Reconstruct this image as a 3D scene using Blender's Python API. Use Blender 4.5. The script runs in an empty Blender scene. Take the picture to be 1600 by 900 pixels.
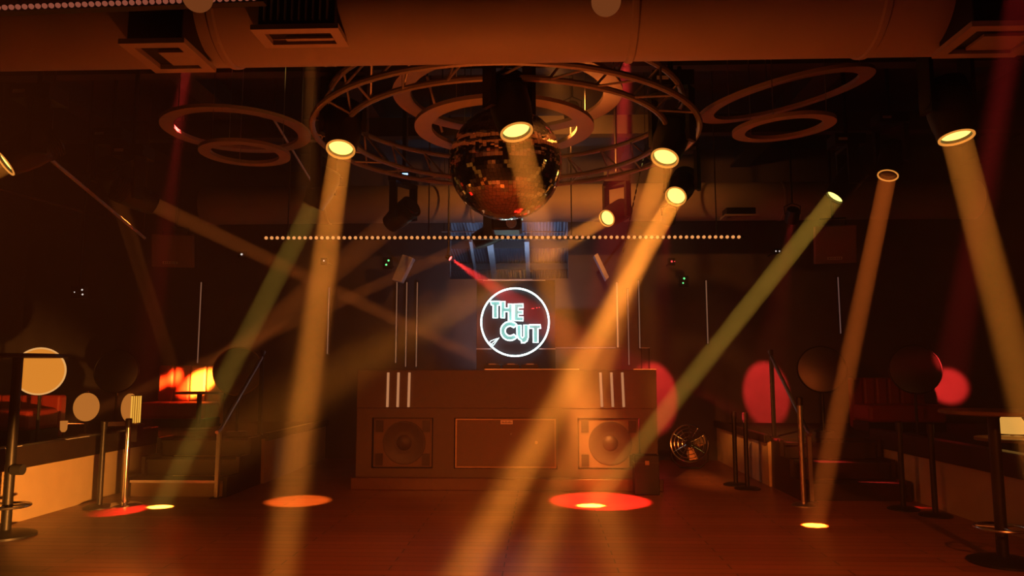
import bpy, bmesh, math, random
from mathutils import Vector, Matrix
random.seed(7)
S = bpy.context.scene
C = S.collection
R = math.radians
V = Vector

# ------------------------------------------------------------------ camera
F = 1160.0
PITCH, YAW = R(6.4), R(2.2)
EYE = V((0, 0, 1.55))
cam_d = bpy.data.cameras.new('camera')
cam_d.sensor_width = 36.0
cam_d.lens = F * 36.0 / 1600.0
cam_d.clip_start = 0.05
cam = bpy.data.objects.new('camera', cam_d)
C.objects.link(cam)
cam.location = EYE
cam.rotation_euler = (R(90) + PITCH, 0, YAW)
S.camera = cam
CR = cam.rotation_euler.to_matrix()


def ray(px, py):
    return CR @ V(((px - 800) / F, (450 - py) / F, -1.0))


def onY(px, py, Y):
    d = ray(px, py)
    return EYE + d * ((Y - EYE.y) / d.y)


def onZ(px, py, Z):
    d = ray(px, py)
    return EYE + d * ((Z - EYE.z) / d.z)


def onX(px, py, X):
    d = ray(px, py)
    return EYE + d * ((X - EYE.x) / d.x)


AX = -0.46          # the room's axis of symmetry

# ------------------------------------------------------------------ materials


def mat(name, col, rough=0.5, metal=0.0, spec=0.5, noise=0.0, nscale=8.0, bump=0.0, **kw):
    m = bpy.data.materials.new(name)
    m.use_nodes = True
    nt = m.node_tree
    b = nt.nodes['Principled BSDF']
    b.inputs['Base Color'].default_value = (*col, 1)
    b.inputs['Roughness'].default_value = rough
    b.inputs['Metallic'].default_value = metal
    b.inputs['Specular IOR Level'].default_value = spec
    if noise or bump:
        tc = nt.nodes.new('ShaderNodeTexCoord')
        n = nt.nodes.new('ShaderNodeTexNoise')
        n.inputs['Scale'].default_value = nscale
        n.inputs['Detail'].default_value = 3
        nt.links.new(tc.outputs['Object'], n.inputs['Vector'])
        if noise:
            r = nt.nodes.new('ShaderNodeMapRange')
            r.inputs['To Min'].default_value = 1 - noise
            r.inputs['To Max'].default_value = 1 + noise
            nt.links.new(n.outputs['Fac'], r.inputs['Value'])
            mx = nt.nodes.new('ShaderNodeVectorMath')
            mx.operation = 'SCALE'
            mx.inputs[0].default_value = col
            nt.links.new(r.outputs['Result'], mx.inputs['Scale'])
            nt.links.new(mx.outputs['Vector'], b.inputs['Base Color'])
        if bump:
            bp = nt.nodes.new('ShaderNodeBump')
            bp.inputs['Strength'].default_value = bump
            bp.inputs['Distance'].default_value = 0.01
            nt.links.new(n.outputs['Fac'], bp.inputs['Height'])
            nt.links.new(bp.outputs['Normal'], b.inputs['Normal'])
    for k, v in kw.items():
        b.inputs[k.replace('_', ' ')].default_value = v
    return m


def glow(name, col, strength, sample=False):
    m = bpy.data.materials.new(name)
    m.use_nodes = True
    nt = m.node_tree
    nt.nodes.remove(nt.nodes['Principled BSDF'])
    e = nt.nodes.new('ShaderNodeEmission')
    e.inputs['Color'].default_value = (*col, 1)
    e.inputs['Strength'].default_value = strength
    nt.links.new(e.outputs[0], nt.nodes['Material Output'].inputs['Surface'])
    if not sample:
        m.cycles.emission_sampling = 'NONE'
    return m


M = {}
M['black'] = mat('black_powder_coat', (0.012, 0.011, 0.011), 0.45, noise=0.25, nscale=30)
M['blackwall'] = mat('black_painted_wall', (0.13, 0.105, 0.10), 0.75, noise=0.3, nscale=3)
M['ceil'] = mat('black_ceiling_paint', (0.035, 0.027, 0.024), 0.8, noise=0.3, nscale=2)
M['joist'] = mat('dark_steel_joist', (0.06, 0.05, 0.045), 0.6, noise=0.3, nscale=4)
M['steel'] = mat('brushed_steel', (0.55, 0.52, 0.50), 0.32, 1.0, noise=0.15, nscale=40)
M['chrome'] = mat('polished_chrome', (0.8, 0.78, 0.75), 0.14, 1.0, noise=0.05, nscale=20)
M['rod'] = mat('galvanised_rod', (0.85, 0.74, 0.68), 0.4, 0.2, noise=0.1)
M['truss'] = mat('aluminium_truss', (0.50, 0.46, 0.43), 0.42, 0.7, noise=0.15, nscale=25)
M['duct'] = mat('painted_duct_metal', (0.42, 0.36, 0.32), 0.6, 0.0, noise=0.1, nscale=3)
M['ring'] = mat('painted_ring_band', (0.50, 0.42, 0.37), 0.55, noise=0.12, nscale=6)
M['beige'] = mat('beige_platform_panel', (0.62, 0.47, 0.27), 0.6, noise=0.12, nscale=5)
M['trimdark'] = mat('dark_stained_trim', (0.035, 0.022, 0.016), 0.35, noise=0.3, nscale=9)
M['carpet'] = mat('dark_carpet', (0.03, 0.018, 0.015), 0.9, noise=0.4, nscale=60, bump=0.3)
M['booth'] = mat('booth_painted_board', (0.105, 0.074, 0.052), 0.55, noise=0.12, nscale=6)
M['boothedge'] = mat('booth_metal_edge', (0.6, 0.56, 0.52), 0.3, 1.0, noise=0.1, nscale=30)
M['subgrille'] = mat('subwoofer_grille_cloth', (0.16, 0.11, 0.075), 0.7, noise=0.25, nscale=120, bump=0.3)
M['cone'] = mat('speaker_cone', (0.06, 0.045, 0.04), 0.5, noise=0.2, nscale=12)
M['redleather'] = mat('red_leather', (0.36, 0.035, 0.02), 0.42, noise=0.15, nscale=14)
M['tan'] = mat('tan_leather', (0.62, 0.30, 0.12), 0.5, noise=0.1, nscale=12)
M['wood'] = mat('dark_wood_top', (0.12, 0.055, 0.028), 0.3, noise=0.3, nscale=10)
M['speaker'] = mat('speaker_cabinet', (0.34, 0.20, 0.15), 0.55, noise=0.2, nscale=60)
M['badge'] = mat('silver_badge', (0.85, 0.78, 0.68), 0.4, 0.0, noise=0.05)
M['badgeink'] = mat('badge_lettering', (0.10, 0.07, 0.05), 0.5, noise=0.05)
M['grey'] = mat('pale_grey_casing', (0.75, 0.75, 0.78), 0.45, noise=0.1)
M['corr'] = mat('corrugated_metal_roof', (0.30, 0.34, 0.42), 0.45, 0.3, noise=0.2, nscale=3)
M['rafter'] = mat('galvanised_rafter', (0.62, 0.66, 0.72), 0.4, 0.3, noise=0.15, nscale=6)
M['acryl'] = mat('smoked_sign_panel', (0.035, 0.035, 0.045), 0.16, noise=0.35, nscale=4)
M['teal'] = mat('teal_letter_face', (0.20, 0.42, 0.40), 0.5, noise=0.1)
M['mirror'] = mat('mirror_tile', (0.95, 0.91, 0.88), 0.03, 1.0, noise=0.25, nscale=60)
M['roundmirror'] = mat('smoked_mirror', (0.26, 0.22, 0.20), 0.3, 1.0, noise=0.2, nscale=5)
M['rubber'] = mat('black_rubber', (0.015, 0.014, 0.014), 0.8, noise=0.2)
M['belt'] = mat('woven_belt', (0.05, 0.02, 0.018), 0.8, noise=0.3, nscale=80)
M['glass'] = mat('clear_acrylic', (0.95, 0.93, 0.92), 0.05, noise=0.02, Transmission_Weight=1.0, IOR=1.2)
M['frame'] = mat('dark_bronze_frame', (0.35, 0.24, 0.15), 0.35, 0.9, noise=0.15)

M['lens'] = glow('lens_amber', (1.0, 0.68, 0.13), 2.3)
M['lipglow'] = glow('bezel_lip_glow', (1.0, 0.34, 0.05), 0.75)  # emits in place of lens light falling on the bezel lip
M['lensyel'] = glow('lens_yellow', (1.0, 0.86, 0.18), 2.4)
M['lensdim'] = mat('dark_lens_glass', (0.06, 0.03, 0.02), 0.1)
M['lensred'] = glow('lens_red', (1.0, 0.10, 0.08), 6.0)
M['bulb'] = glow('bulb_warm', (1.0, 0.38, 0.11), 0.9)
M['bulbred'] = glow('bulb_red', (1.0, 0.25, 0.14), 0.25)
M['striptan'] = glow('light_strip_warm', (1.0, 0.40, 0.16), 0.5)
M['stripthin'] = glow('light_strip_faint', (1.0, 0.42, 0.22), 0.2)
M['stripdim'] = glow('counter_edge_glow', (1.0, 0.45, 0.35), 0.12)
M['neon'] = glow('sign_tube_white', (0.72, 1.0, 0.98), 5.0, True)
M['disc'] = glow('amber_mirror_glow', (1.0, 0.33, 0.035), 0.75)
M['discrim'] = glow('amber_mirror_rim_glow', (1.0, 0.48, 0.14), 0.85)
M['shade'] = glow('amber_glow', (1.0, 0.32, 0.05), 0.48)
M['shadeyel'] = glow('cone_glow', (1.0, 0.48, 0.09), 0.72)
M['candle'] = glow('ribbed_glass_glow', (1.0, 0.48, 0.06), 1.0)  # own glow in place of light reflected in the ribbed glass
M['troughshade'] = glow('candle_glass_trough_shade', (1.0, 0.36, 0.03), 0.35)
M['globe'] = glow('globe_glow_dim', (1.0, 0.25, 0.06), 0.16)
M['ledblue'] = glow('led_blue', (0.25, 0.55, 1.0), 5.0)
M['ledgreen'] = glow('led_green', (0.15, 1.0, 0.25), 1.6)
M['ledred'] = glow('led_red', (1.0, 0.06, 0.06), 2.0)
M['paledot'] = glow('pale_dot_glow', (1.0, 0.85, 0.75), 0.8)
M['tubecool'] = glow('added_cool_fill_glow', (0.6, 0.75, 1.0), 3.0)

# wooden dance floor: planks, faint gaps, gloss
fm = bpy.data.materials.new('dance_floor_boards')
fm.use_nodes = True
nt = fm.node_tree
b = nt.nodes['Principled BSDF']
tc = nt.nodes.new('ShaderNodeTexCoord')
mp = nt.nodes.new('ShaderNodeMapping')
br = nt.nodes.new('ShaderNodeTexBrick')
br.inputs['Color1'].default_value = (0.32, 0.125, 0.062, 1)
br.inputs['Color2'].default_value = (0.24, 0.092, 0.046, 1)
br.inputs['Mortar'].default_value = (0.07, 0.035, 0.02, 1)
br.inputs['Scale'].default_value = 1.0
br.inputs['Mortar Size'].default_value = 0.006
br.inputs['Brick Width'].default_value = 1.8
br.inputs['Row Height'].default_value = 0.14
nz = nt.nodes.new('ShaderNodeTexNoise')
nz.inputs['Scale'].default_value = 1.6
nz.inputs['Detail'].default_value = 4
rr = nt.nodes.new('ShaderNodeMapRange')
rr.inputs['To Min'].default_value = 0.26
rr.inputs['To Max'].default_value = 0.50
nt.links.new(tc.outputs['Object'], mp.inputs['Vector'])
nt.links.new(mp.outputs['Vector'], br.inputs['Vector'])
nt.links.new(mp.outputs['Vector'], nz.inputs['Vector'])
nt.links.new(nz.outputs['Fac'], rr.inputs['Value'])
nt.links.new(br.outputs['Color'], b.inputs['Base Color'])
nt.links.new(rr.outputs['Result'], b.inputs['Roughness'])
M['floor'] = fm

# ------------------------------------------------------------------ mesh builder


def frame_of(d):
    d = V(d).normalized()
    up = V((0, 0, 1)) if abs(d.z) < 0.95 else V((1, 0, 0))
    x = up.cross(d).normalized()
    y = d.cross(x).normalized()
    return x, y, d


class MB:
    def __init__(self):
        self.bm = bmesh.new()

    def box(self, c, s, rot=None):
        r = bmesh.ops.create_cube(self.bm, size=1.0)
        for v in r['verts']:
            p = V((v.co.x * s[0], v.co.y * s[1], v.co.z * s[2]))
            if rot is not None:
                p = rot @ p
            v.co = p + V(c)
        return self

    def span(self, a, b_):
        a, b_ = V(a), V(b_)
        return self.box((a + b_) / 2, [abs(x) for x in (b_ - a)])

    def lathe(self, o, d, prof, n=32, cap=True):
        """prof: list of (distance along d, radius)"""
        x, y, d = frame_of(d)
        o = V(o)
        rings = []
        for t, r in prof:
            if r < 1e-6:
                rings.append([self.bm.verts.new(o + d * t)])
            else:
                rings.append([self.bm.verts.new(o + d * t + (x * math.cos(2 * math.pi * i / n) + y * math.sin(2 * math.pi * i / n)) * r) for i in range(n)])
        for a, b_ in zip(rings[:-1], rings[1:]):
            for i in range(n):
                j = (i + 1) % n
                if len(a) == 1 and len(b_) == 1:
                    continue
                if len(a) == 1:
                    self.bm.faces.new((a[0], b_[j], b_[i]))
                elif len(b_) == 1:
                    self.bm.faces.new((a[i], a[j], b_[0]))
                else:
                    self.bm.faces.new((a[i], a[j], b_[j], b_[i]))
        if cap:
            if len(rings[0]) > 1:
                self.bm.faces.new(rings[0][::-1])
            if len(rings[-1]) > 1:
                self.bm.faces.new(rings[-1])
        return self

    def cyl(self, a, b_, r, r2=None, n=16):
        a, b_ = V(a), V(b_)
        L = (b_ - a).length
        return self.lathe(a, b_ - a, [(0, r), (L, r if r2 is None else r2)], n)

    def tube(self, pts, r, closed=False, n=8):
        pts = [V(p) for p in pts]
        N = len(pts)
        rings = []
        px = None
        for i, p in enumerate(pts):
            if closed:
                t = pts[(i + 1) % N] - pts[i - 1]
            else:
                t = pts[min(i + 1, N - 1)] - pts[max(i - 1, 0)]
            t.normalize()
            if px is None:
                x, y, _ = frame_of(t)
            else:
                x = px - t * px.dot(t)
                if x.length < 1e-5:
                    x, y, _ = frame_of(t)
                x.normalize()
                y = t.cross(x)
            px = x
            rings.append([self.bm.verts.new(p + (x * math.cos(2 * math.pi * k / n) + y * math.sin(2 * math.pi * k / n)) * r) for k in range(n)])
        M_ = N if closed else N - 1
        for i in range(M_):
            a, b_ = rings[i], rings[(i + 1) % N]
            for k in range(n):
                l = (k + 1) % n
                self.bm.faces.new((a[k], a[l], b_[l], b_[k]))
        if not closed:
            self.bm.faces.new(rings[0][::-1])
            self.bm.faces.new(rings[-1])
        return self

    def ring(self, c, rx, r, axis=(0, 0, 1), n=64, seg=8):
        x, y, d = frame_of(axis)
        return self.tube([V(c) + (x * math.cos(2 * math.pi * i / n) + y * math.sin(2 * math.pi * i / n)) * rx for i in range(n)], r, True, seg)

    def band(self, c, ro, ri, h, axis=(0, 0, 1), n=80):
        x, y, d = frame_of(axis)
        c = V(c)
        L = []
        for i in range(n):
            u = x * math.cos(2 * math.pi * i / n) + y * math.sin(2 * math.pi * i / n)
            L.append([self.bm.verts.new(c + u * ri - d * h / 2), self.bm.verts.new(c + u * ro - d * h / 2),
                      self.bm.verts.new(c + u * ro + d * h / 2), self.bm.verts.new(c + u * ri + d * h / 2)])
        for i in range(n):
            a, b_ = L[i], L[(i + 1) % n]
            for k in range(4):
                l = (k + 1) % 4
                self.bm.faces.new((a[k], b_[k], b_[l], a[l]))
        return self

    def prism(self, pts, off):
        """polygon pts (3D, planar) pushed by off"""
        off = V(off)
        a = [self.bm.verts.new(V(p)) for p in pts]
        b_ = [self.bm.verts.new(V(p) + off) for p in pts]
        self.bm.faces.new(a)
        self.bm.faces.new(b_[::-1])
        n = len(a)
        for i in range(n):
            j = (i + 1) % n
            self.bm.faces.new((a[j], a[i], b_[i], b_[j]))
        return self

    def build(self, name, m, parent=None, smooth=False, bevel=0.0, local=False):
        bm = self.bm
        if parent is not None and not local:
            o_ = parent
            off = V((0, 0, 0))
            while o_ is not None:
                off += V(o_.location)
                o_ = o_.parent
            for v in bm.verts:
                v.co -= off
        org = V((0, 0, 0))
        if parent is None:
            xs = [v.co for v in bm.verts]
            lo = V([min(c[i] for c in xs) for i in range(3)])
            hi = V([max(c[i] for c in xs) for i in range(3)])
            org = V(((lo.x + hi.x) / 2, (lo.y + hi.y) / 2, lo.z))
            for v in bm.verts:
                v.co -= org
        bmesh.ops.recalc_face_normals(bm, faces=bm.faces)
        me = bpy.data.meshes.new(name)
        if smooth:
            for f in bm.faces:
                f.smooth = True
            for e in bm.edges:
                if len(e.link_faces) == 2 and e.calc_face_angle(0) > R(38):
                    e.smooth = False
        bm.to_mesh(me)
        bm.free()
        me.materials.append(M[m] if isinstance(m, str) else m)
        o = bpy.data.objects.new(name, me)
        C.objects.link(o)
        o.location = org
        if parent is not None:
            o.parent = parent
        if bevel:
            bv = o.modifiers.new('bevel', 'BEVEL')
            bv.width = bevel
            bv.segments = 2
            bv.limit_method = 'ANGLE'
        return o


def tag(o, label, cat, group=None, kind=None):
    o['label'] = label
    o['category'] = cat
    if group:
        o['group'] = group
    if kind:
        o['kind'] = kind
    return o


def thing(name, loc, label, cat, group=None, rz=0.0):
    o = bpy.data.objects.new(name, None)
    o.empty_display_size = 0.1
    C.objects.link(o)
    o.location = loc
    o.rotation_euler = (0, 0, rz)
    return tag(o, label, cat, group)


def struct(name, mb, m, **kw):
    o = mb.build(name, m, **kw)
    o['kind'] = 'structure'
    return o


def share(o, name, parent, m=None):
    c = o.copy()
    c.name = name
    C.objects.link(c)
    c.parent = parent
    return c


def lamp_area(parent, loc, d, size, power, col, spread):
    l = bpy.data.lights.new('beam_lamp', 'AREA')
    l.shape = 'DISK'
    l.size = size
    l.energy = power
    l.color = col
    l.spread = spread
    o = bpy.data.objects.new('beam_lamp', l)
    C.objects.link(o)
    o.parent = parent
    o.location = loc
    o.rotation_euler = V(d).to_track_quat('-Z', 'Y').to_euler()
    return o


def lamp_spot(parent, loc, d, ang, power, col, blend=0.15, radius=0.03):
    l = bpy.data.lights.new('spot_lamp', 'SPOT')
    l.spot_size = ang
    l.spot_blend = blend
    l.energy = power
    l.color = col
    l.shadow_soft_size = radius
    o = bpy.data.objects.new('spot_lamp', l)
    C.objects.link(o)
    o.parent = parent
    o.location = loc
    o.rotation_euler = V(d).to_track_quat('-Z', 'Y').to_euler()
    return o


#@@SHELL
# ================================================================== the room shell
XL, XR, YF, YB, ZC = -9.6, 9.0, -2.5, 13.4, 5.6
struct('floor', MB().span((XL, YF, -0.1), (XR, YB + 5, 0)), 'floor')
struct('ceiling', MB().span((XL, YF, ZC), (XR, YB + 0.15, ZC + 0.1)), 'ceil')
struct('wall_left', MB().span((XL - 0.1, YF, -0.1), (XL, YB + 5, ZC)), 'blackwall')
struct('wall_right', MB().span((XR, YF, -0.1), (XR + 0.1, YB + 5, ZC)), 'blackwall')
struct('wall_front', MB().span((XL, YF - 0.1, -0.1), (XR, YF, ZC)), 'blackwall')
# back wall with the high opening above the booth
o1 = onY(703, 436, YB)
o2 = onY(888, 436, YB)
ZT = 4.55
wb = MB()
wb.span((XL, YB, 0), (o1.x, YB + 0.15, ZC))
wb.span((o2.x, YB, 0), (XR, YB + 0.15, ZC))
wb.span((o1.x, YB, 0), (o2.x, YB + 0.15, o1.z))
wb.span((o1.x, YB, ZT), (o2.x, YB + 0.15, ZC))
struct('wall_back', wb, 'blackwall')
struct('trim_1', MB().cyl(onY(762, 437, YB - 0.02), onY(832, 437, YB - 0.02), 0.012), 'rafter')
# room behind the opening: corrugated roof on steel rafters
YR = YB + 5
bmc = MB()
nx = 150
cols = []
xs0, xs1 = o1.x - 1.2, o2.x + 1.2
for i in range(nx * 4 + 1):
    x = xs0 + (xs1 - xs0) * i / (nx * 4)
    dz = 0.035 * math.sin(2 * math.pi * i / 8.0)
    cols.append((bmc.bm.verts.new((x, YB + 0.16, 4.42 + dz)), bmc.bm.verts.new((x, YR, 3.72 + dz)),
                 bmc.bm.verts.new((x, YB + 0.16, 4.47 + dz)), bmc.bm.verts.new((x, YR, 3.77 + dz))))
for a, b_ in zip(cols[:-1], cols[1:]):
    bmc.bm.faces.new((a[0], b_[0], b_[1], a[1]))
    bmc.bm.faces.new((a[2], a[3], b_[3], b_[2]))
co = struct('ceiling_rear', bmc, 'corr', smooth=True)
struct('wall_rear', MB().span((xs0, YR, 0), (xs1, YR + 0.1, 4.6)), 'blackwall')
struct('wall_rear_left', MB().span((xs0 - 0.1, YB + 0.15, 0), (xs0, YR, 4.7)), 'blackwall')
struct('wall_rear_right', MB().span((xs1, YB + 0.15, 0), (xs1 + 0.1, YR, 4.7)), 'blackwall')
for k, (pa, pb) in enumerate((((735, 374), (747, 434)), ((765, 374), (775, 434)), ((823, 374), (826, 434)))):
    a = onY(pa[0], pa[1], YB + 0.5)
    a.z = min(a.z, 4.30)
    b_ = onY(pb[0], pb[1], YR - 0.1)
    b_.z = min(b_.z, 3.66)
    w = (0.05, 0.12, 0.09)[k]
    mbr = MB()
    d = (b_ - a)
    x, y, d_ = frame_of(d)
    mbr.box((a + b_) / 2, (w, 0.10, d.length), Matrix((x, y, d_)).transposed())
    struct('trim_%d' % (k + 2), mbr, 'rafter')
for k, yy in enumerate((YB + 1.4, YB + 3.0)):
    z = 4.42 - 0.7 * (yy - YB) / 5 - 0.10
    struct('trim_%d' % (k + 6), MB().span((xs0, yy - 0.06, z - 0.1), (xs1, yy + 0.06, z + 0.04)), 'joist')
# ceiling joists
for k in range(9):
    x = AX + (k - 4) * 2.05
    jb = MB().span((x - 0.08, YF, 5.30), (x + 0.08, YB, ZC))
    jb.span((x - 0.16, YF, 5.26), (x + 0.16, YB, 5.30))
    struct('trim_%d' % (k + 8), jb, 'joist')
for k, yy in enumerate((4.2, 8.2, 10.6)):
    struct('trim_%d' % (k + 17), MB().span((XL, yy - 0.09, 4.98), (XR, yy + 0.09, 5.26)), 'joist')

# ------------------------------------------------------------------ raised platforms and steps
PH = 0.63


def wing(sx, name, label):
    t = thing(name, (AX + sx * 7.0, 8.0, 0), label, 'platform')
    xo = XL if sx < 0 else XR
    xi = AX + sx * 4.95
    xin = AX + sx * (3.55 if sx > 0 else 3.40)
    g = 0.02
    MB().span((xi, 4.4, 0), (xo - sx * 0.02, YB - 0.01, PH - 0.02)).build('front_panel', 'beige', t)
    MB().span((xin, 10.42, 0), (xi - sx * 0.002, YB - 0.01, PH - 0.02)).build('side_panel', 'beige', t)
    dk = MB().span((xi - sx * 0.03, 4.36, PH - 0.02), (xo - sx * 0.02, YB - 0.01, PH + 0.02))
    dk.span((xin - sx * 0.03, 10.40, PH - 0.02), (xi - sx * 0.03, YB - 0.01, PH + 0.019))
    dk.build('deck', 'carpet', t)
    k = MB().span((xi - sx * 0.05, 4.36, PH - 0.08), (xi + sx * 0.10, 10.38, PH + 0.15))
    k.build('curb', 'trimdark', t, bevel=0.01)
    k = MB().span((xin - sx * 0.05, 10.42, PH - 0.05), (xin + sx * 0.03, YB - 0.01, PH + 0.06))
    k.build('edge_trim', 'trimdark', t, bevel=0.01)
    return t


wl = wing(-1, 'stage_platform', 'raised seating platform with beige lit front panel and dark curb, left of the steps')
wr = wing(1, 'stage_platform', 'raised seating platform with dim brown panel on the right of the dance floor')


def stairs(sx, label):
    x0, x1 = (AX + 3.58, AX + 4.88) if sx > 0 else (AX - 3.43, AX - 4.72)
    xa, xb = min(x0, x1), max(x0, x1)
    t = thing('staircase', ((xa + xb) / 2, 9.3, 0), label, 'steps', 'steps up to the platforms')
    ys = [9.30, 9.67, 10.04]
    for i, y in enumerate(ys):
        z1 = 0.21 * (i + 1) - 0.012
        MB().span((xa + 0.06, y, 0.21 * i), (xb - 0.06, y + 0.03, z1 - 0.03)).build('riser', 'beige' if i == 0 and sx < 0 else 'trimdark', t)  # bottom left riser alone beige, putting the floor spot's light into its colour
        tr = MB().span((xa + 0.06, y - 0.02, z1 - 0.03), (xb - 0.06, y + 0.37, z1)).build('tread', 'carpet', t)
        MB().span((xa + 0.06, y - 0.032, z1 - 0.028), (xb - 0.06, y - 0.02, z1 + 0.004)).build('nosing', 'boothedge' if i == 0 and sx < 0 else 'trimdark', tr)  # bottom left nosing bright as if lit, the others darkened as in shade
    for x in (xa, xb - 0.05):
        pts = [(x, 9.26, 0)]
        for i, y in enumerate(ys):
            pts += [(x, y - 0.04, 0.21 * (i + 1) + 0.03), (x, y + 0.33, 0.21 * (i + 1) + 0.03)]
        pts += [(x, 10.37, 0.66), (x, 10.39, 0)]
        MB().prism(pts, (0.05, 0, 0)).build('stringer', 'trimdark', t)
    return t


stairs(-1, 'three carpeted steps beside the beige panel with a yellow lit bottom riser')
stairs(1, 'dark three step staircase on the right, in front of the red wall spots')


def handrail(x, label, col_top):
    t = thing('handrail', (x, 9.28, 0), label, 'handrail', 'stair handrails')
    MB().box((x, 9.21, 0.40), (0.05, 0.05, 0.80)).build('lower_post', 'steel', t, bevel=0.006)
    MB().box((x, 10.55, PH + 0.02 + 0.60), (0.05, 0.05, 1.2)).build('upper_post', 'black', t, bevel=0.006)
    MB().tube([(x, 9.14, 0.80), (x, 9.24, 0.83), (x, 10.5, 1.72), (x, 10.62, 1.83)], 0.024).build('rail', 'steel', t, smooth=True)
    MB().box((x, 9.21, 0.006), (0.12, 0.12, 0.012)).build('foot_plate', 'black', t)
    MB().box((x, 10.55, PH + 0.026), (0.12, 0.12, 0.012)).build('foot_plate', 'black', t)


handrail(AX - 3.53, 'steel handrail with sloping bar beside the steps next to the beige panel', 0)
handrail(AX + 3.68, 'steel handrail with sloping bar in front of the red wall spot', 0)

#@@CEILING
# ================================================================== ducts and vents


def duct(name, Y, Zb, r, xa, xb, label, bands):
    t = thing(name, ((xa + xb) / 2, Y, Zb), label, 'duct')
    MB().cyl((xa, Y, Zb + r), (xb, Y, Zb + r), r, n=48).build('pipe', 'duct', t, smooth=True)
    for x in bands:
        MB().lathe((x - 0.025, Y, Zb + r), (1, 0, 0), [(0, r + 0.003), (0.01, r + 0.012), (0.04, r + 0.012), (0.05, r + 0.003)], 48).build('seam_band', 'duct', t, smooth=True)
    for x in (xa + 2.0, xb - 2.0, AX + 0.6):
        MB().cyl((x, Y, Zb + 2 * r), (x, Y, 5.28 if Y < 10 else 5.0), 0.012, n=8).build('hanger_rod', 'joist', t)
    return t


d_front = duct('ventilation_duct', 4.3, onY(800, 81, 4.2).z, 0.33, XL + 0.02, XR - 0.02, 'big round duct crossing the top of the room in front of the truss', (-4.4, -1.9, 0.55, 1.95, 5.2))
d_back = duct('ventilation_duct', 12.0, onY(800, 345, 11.9).z, 0.31, -5.6, 7.0, 'smaller looking round duct far back above the string of bulbs', (-3.5, -1.1, 1.4, 3.9))


def vent(dct, x0, x1, y0, y1, zb, h, label, slats=False):
    t = MB().span((x0, y0, zb + 0.03), (x1, y1, zb + h)).build('air_vent', 'black', dct, bevel=0.008)
    t['label'] = label
    fr = MB()
    w = 0.03
    fr.span((x0 - w, y0 - w, zb), (x1 + w, y0 + 0.03, zb + 0.03)).span((x0 - w, y1 - 0.03, zb), (x1 + w, y1 + w, zb + 0.03))
    fr.span((x0 - w, y0 + 0.03, zb), (x0 + 0.03, y1 - 0.03, zb + 0.03)).span((x1 - 0.03, y0 + 0.03, zb), (x1 + w, y1 - 0.03, zb + 0.03))
    fr.build('frame', 'ring', t)
    MB().span((x0 + 0.12, y0 + 0.12, zb + 0.012), (x1 - 0.04, y1 - 0.05, zb + 0.028)).build('damper', 'ring', t)
    if slats:
        n = 10
        for i in range(n):
            x = x0 + 0.04 + (x1 - x0 - 0.08) * i / (n - 1)
            MB().span((x - 0.004, y0 - 0.02, zb + 0.06), (x + 0.004, y0, zb + h - 0.02)).build('slat', 'grey', t)


zv = 3.36
a, c, e = onZ(197, 72, zv), onZ(325, 110, zv), onZ(285, 72, zv)
vent(d_front, a.x, e.x, a.y, c.y, zv, 0.26, 'black box vent with pale lower frame')
a, c = onY(402, 50, 3.95), onY(522, 50, 3.95)
vent(d_front, a.x, c.x, 3.95, 4.15, a.z, 0.26, 'slatted black vent', True)
a, c = onZ(1482, 88, zv), onZ(1592, 44, zv)
vent(d_front, a.x - 0.05, a.x + 0.36, c.y, a.y, zv, 0.26, 'dark box vent with pale frame')
a, c = onY(1134, 339, 11.5), onY(1180, 339, 11.5)
vent(d_back, a.x, c.x, 11.45, 11.72, a.z, 0.14, 'small dark vent box')

# ------------------------------------------------------------------ circular truss
TC = onZ(791, 186, 3.68)
TC = V((onY(791, 186, 6.6).x, 6.6, 3.66))
t = thing('circular_truss', TC, 'circular aluminium lighting truss hanging around the mirror ball', 'truss')
r_in, r_out, r_top, zt = 1.44, 1.72, 1.58, 0.27
MB().ring(TC, r_in, 0.026, n=72).build('chord', 'truss', t, smooth=True)
MB().ring(TC, r_out, 0.026, n=72).build('chord', 'truss', t, smooth=True)
MB().ring(TC + V((0, 0, zt)), r_top, 0.026, n=72).build('chord', 'truss', t, smooth=True)


def circ(r, a, z=0):
    return TC + V((r * math.cos(a), r * math.sin(a), z))


nb = 24
for i in range(nb):
    a0 = 2 * math.pi * i / nb
    a1 = 2 * math.pi * (i + 1) / nb
    am = (a0 + a1) / 2
    MB().cyl(circ(r_in, a0), circ(r_top, am, zt), 0.010, n=6).build('brace', 'truss', t)
    MB().cyl(circ(r_out, a0), circ(r_top, am, zt), 0.010, n=6).build('brace', 'truss', t)
    MB().cyl(circ(r_in, a0), circ(r_out, am), 0.010, n=6).build('brace', 'truss', t)
for a in (R(45), R(135), R(225), R(315)):
    MB().cyl(circ(r_top, a, zt), circ(r_top, a, 5.27 - 3.66), 0.007, n=6).build('hanging_cable', 'steel', t)

# flat ceiling rings


def hoop(c, r, bw, label, tilt=(0, 0, 1)):
    t = thing('ceiling_ring', c, label, 'ring', 'hanging hoop rings')
    MB().band(c, r, r - bw, 0.035, tilt).build('hoop_band', 'ring', t)
    x, y, d = frame_of(tilt)
    for k in range(3):
        a = R(90 + 120 * k)
        p = V(c) + (x * math.cos(a) + y * math.sin(a)) * (r - bw / 2) + V((0, 0, 0.01))
        MB().cyl(p, (p.x, p.y, 5.27), 0.004, n=6).build('hanging_wire', 'steel', t)


def hoop_px(px, py, Z, wpx, bw, label, tilt=(0, 0, 1)):
    p = onZ(px, py, Z)
    r = wpx / 2 / F * (p - EYE).dot(CR @ V((0, 0, -1)))
    hoop(p, r, bw, label, tilt)


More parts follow.
